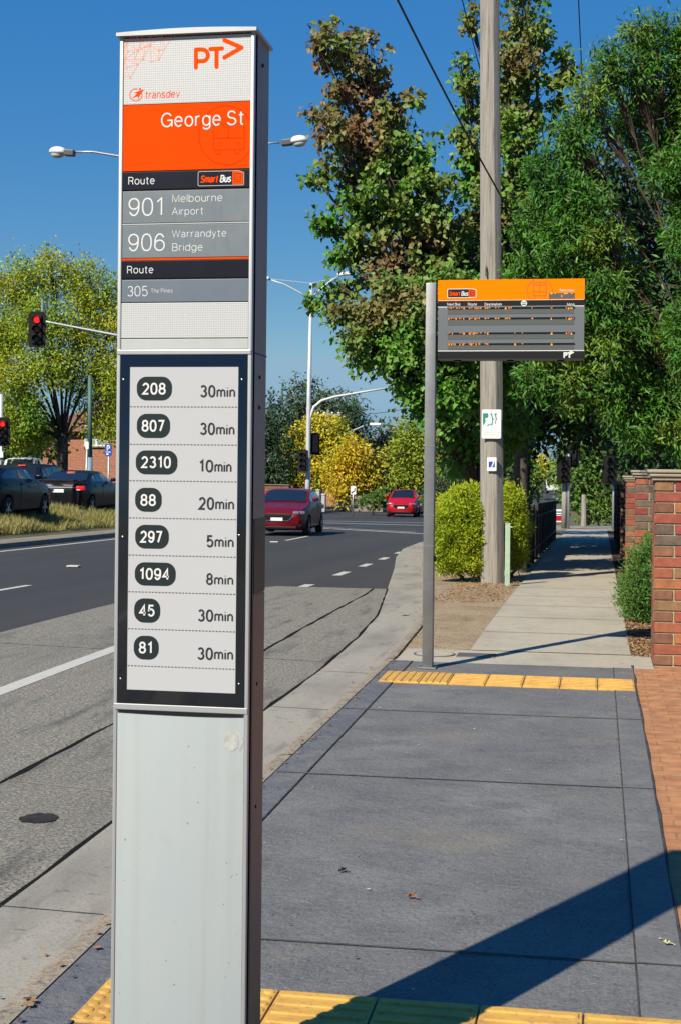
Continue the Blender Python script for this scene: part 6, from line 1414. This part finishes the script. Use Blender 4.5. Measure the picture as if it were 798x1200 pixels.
# low wall by the island
t = thing('garden_wall', 'low grey timber wall beyond the traffic island', 'wall', foot(428, 96)); mb = MB(); mb.bevel_box(-1.3, 1.2, -.1, .1, -.1, .95, .02); mb.build('wall_panel', mat('grey_timber', (.22, .19, .15), .9, var=.3, vscale=6), t)
for i in range(3): mb = MB(); mb.box(-1.2 + i * .9, -1.1 + i * .9, -.13, -.101, -.1, 1.0); mb.build('wall_post', mat('grey_timber_post', (.16, .14, .11), .9), t)
# the brick house and its front wall
hb = brick_mat('house_brick', (.40, .125, .06), (.31, .095, .05), (.33, .24, .17), .24, .0865, .01)
c = foot(112, 84)
hs = thing('brick_house', 'orange brick house with white framed window behind the street tree', 'house', c)
mb = MB(); mb.box(-3.2, 5.0, 0, 8, -.2, 4.6); mb.build('wall', hb, hs)
mb = MB(); mb.add([(-3.6, -.5, 4.5), (5.5, -.5, 4.5), (5.5, 8.5, 4.5), (-3.6, 8.5, 4.5), (-.5, 4, 6.6), (2.5, 4, 6.6)], [(0, 1, 5, 4), (1, 2, 5), (2, 3, 4, 5), (3, 0, 4), (3, 2, 1, 0)]); mb.build('roof', mat('roof_tile', (.2, .09, .06), .8, var=.3, vscale=6), hs)
wx, wz = (at(114, 510, 84) - Vector(c)).x, (at(114, 510, 84) - Vector(c)).z
mb = MB(); mb.box(wx - .72, wx + .72, -.06, .05, wz - .62, wz + .6); wf = mb.build('window', white_enam, hs)
for x in (-.36, .36): mb = MB(); mb.box(wx + x - .3, wx + x + .3, -.075, -.058, wz - .54, wz + .52); mb.build('pane', mat('pale_curtain_glass', (.28, .36, .36), .15), wf)
mb = MB(); mb.box(wx - .8, wx + .8, -.14, .0, wz - .70, wz - .622); mb.build('sill', cap_m, wf)
fw = thing('front_wall', 'long low shaded red brick wall in front of the house', 'wall', foot(80, 77))
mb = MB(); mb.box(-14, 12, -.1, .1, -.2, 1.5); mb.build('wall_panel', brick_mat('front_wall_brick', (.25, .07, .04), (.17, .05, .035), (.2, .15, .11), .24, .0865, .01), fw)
mb = MB(); mb.bevel_box(-14.05, 12.05, -.15, .15, 1.502, 1.57, .02); mb.build('capping', br_dark, fw)
c2 = foot(335, 112); h2_ = thing('brick_house', 'low red brick house hidden in shade behind the golden trees', 'house', c2)
mb = MB(); mb.box(-6, 4, 0, 7, -.2, 2.6); mb.build('wall', hb, h2_)
mb = MB(); mb.add([(-6.4, -.5, 2.5), (4.5, -.5, 2.5), (4.5, 7.5, 2.5), (-6.4, 7.5, 2.5), (-3, 3.5, 4.2), (1, 3.5, 4.2)], [(0, 1, 5, 4), (1, 2, 5), (2, 3, 4, 5), (3, 0, 4), (3, 2, 1, 0)]); mb.build('roof', mat('dark_roof_tile', (.09, .06, .05), .8), h2_)
# raised markers and bits on the ground
for px, py, lb in ((322, 633.5, 'small white raised road marker just past the dark red car'), (87, 658, 'small white raised road marker on the dark lane at left')):
    p = at(px, py, 1); 
    from_ = None
    Y = 38 if px > 200 else 24.5
    q = on_plane(px, py, Y); mb = MB(); mb.bevel_box(-.11, .11, -.08, .08, -.005, .02, .008); o = mb.build('road_marker', white_paint); o.location = (q.x, Y, tz(Y) - .119 + .005); tag(o, lb, 'road marker')
def fallen(name, label, x, y, c, s, seed):
    rr = random.Random(seed); n = 9; vs = [(0, 0, .006)]
    for i in range(n):
        a = 2 * math.pi * i / n; r = s * (1 if i % 2 == 0 else .5) * rr.uniform(.7, 1.2); vs.append((r * math.cos(a), r * .8 * math.sin(a), rr.uniform(.004, .022)))
    mb = MB(); mb.add(vs, [(0, i + 1, (i + 1) % n + 1) for i in range(n)]); lf = mb.build(name, mat(name + '_tissue', c, .7, var=.3, vscale=60)); lf.location = (x, y, .004); tag(lf, label, 'leaf')
    st = MB(); st.tube([(0, 0, .008), (s * .9, -s * .6, .012), (s * 1.5, -s * .7, .006)], .0015, 4); st.build('leaf_stalk', lf.data.materials[0], lf)
from_px = lambda px, py: on_plane(px, py, 0) if False else None
def gnd(px, py):
    u, v = ray(px, py); return at(px, py, EYE / v)
p = gnd(401, 1023); fallen('fallen_leaf', 'dark curled dead leaf lying on the grey pad', p.x, p.y, (.035, .018, .014), .024, 1)
p = gnd(481, 1054); fallen('fallen_leaf', 'orange-brown dead leaf near the shadow on the grey pad', p.x, p.y, (.34, .12, .03), .022, 2)
p = gnd(781, 1109); fallen('fallen_leaf', 'pale green leaf at the right edge of the grey pad', p.x, p.y, (.45, .45, .2), .018, 3)
p = gnd(697, 792); fallen('fallen_leaf', 'brown leaf in the gutter left of the display post', -1.95, 14.9, (.22, .12, .05), .06, 4)
p = at(44, 956, 1); 
rr = random.Random(12)
litter = MB()
for _ in range(150):
    x, y = rr.uniform(-1.6, .25), rr.uniform(2.6, 11.4); k = rr.uniform(.003, .010); a0 = rr.uniform(0, 6)
    litter.add([(x + k * rr.uniform(.5, 1) * math.cos(a0 + a), y + k * rr.uniform(.5, 1) * math.sin(a0 + a), .0085 + rr.uniform(0, .003)) for a in (0, 1.5, 3, 4.6)], [(0, 1, 2, 3)], rr.choice((0, 0, 0, 1, 2)))
for _ in range(420):
    y = rr.uniform(2.6, 22); x = kx(y) + rr.uniform(.10, .17) if rr.random() < .75 else kx(y) - rr.uniform(.0, .12); k = rr.uniform(.006, .022); a0 = rr.uniform(0, 6); zz = tz(y) + (.0125 if x > kx(y) + .05 else -.118)
    litter.add([(x + k * rr.uniform(.5, 1) * math.cos(a0 + a), y + k * rr.uniform(.5, 1) * math.sin(a0 + a), zz + rr.uniform(0, .006)) for a in (0, 1.5, 3, 4.6)], [(0, 1, 2, 3)], rr.choice((0, 1, 1, 1)))
stuff(litter.build('leaf_litter', [mat('dead_leaf_bits', (.11, .05, .025), .9), mat('tan_leaf_bits', (.26, .15, .07), .9), mat('pale_grit', (.5, .5, .47), .8)]), 'small dead leaf scraps and grit along the kerb and over the grey pad', 'leaf litter')
# stains
def stain(x, y, rx, ry, m, dz, seed, name='ground_stain'):
    rr = random.Random(seed); mb = MB(); n = 26
    mb.add([(x + rx * (1 + rr.uniform(-.15, .15)) * math.cos(2 * math.pi * i / n), y + ry * (1 + rr.uniform(-.15, .15)) * math.sin(2 * math.pi * i / n), tz(y) + dz) for i in range(n)], [tuple(range(n))]); struct(mb.build(name, m))
oil = mat('oil_stain', (.034, .032, .031), .85, var=.5, vscale=20, spec=.1)
g = on_plane(44, 957, 6.57); stain(g.x, 6.6, .09, .10, oil, -.122, 3)
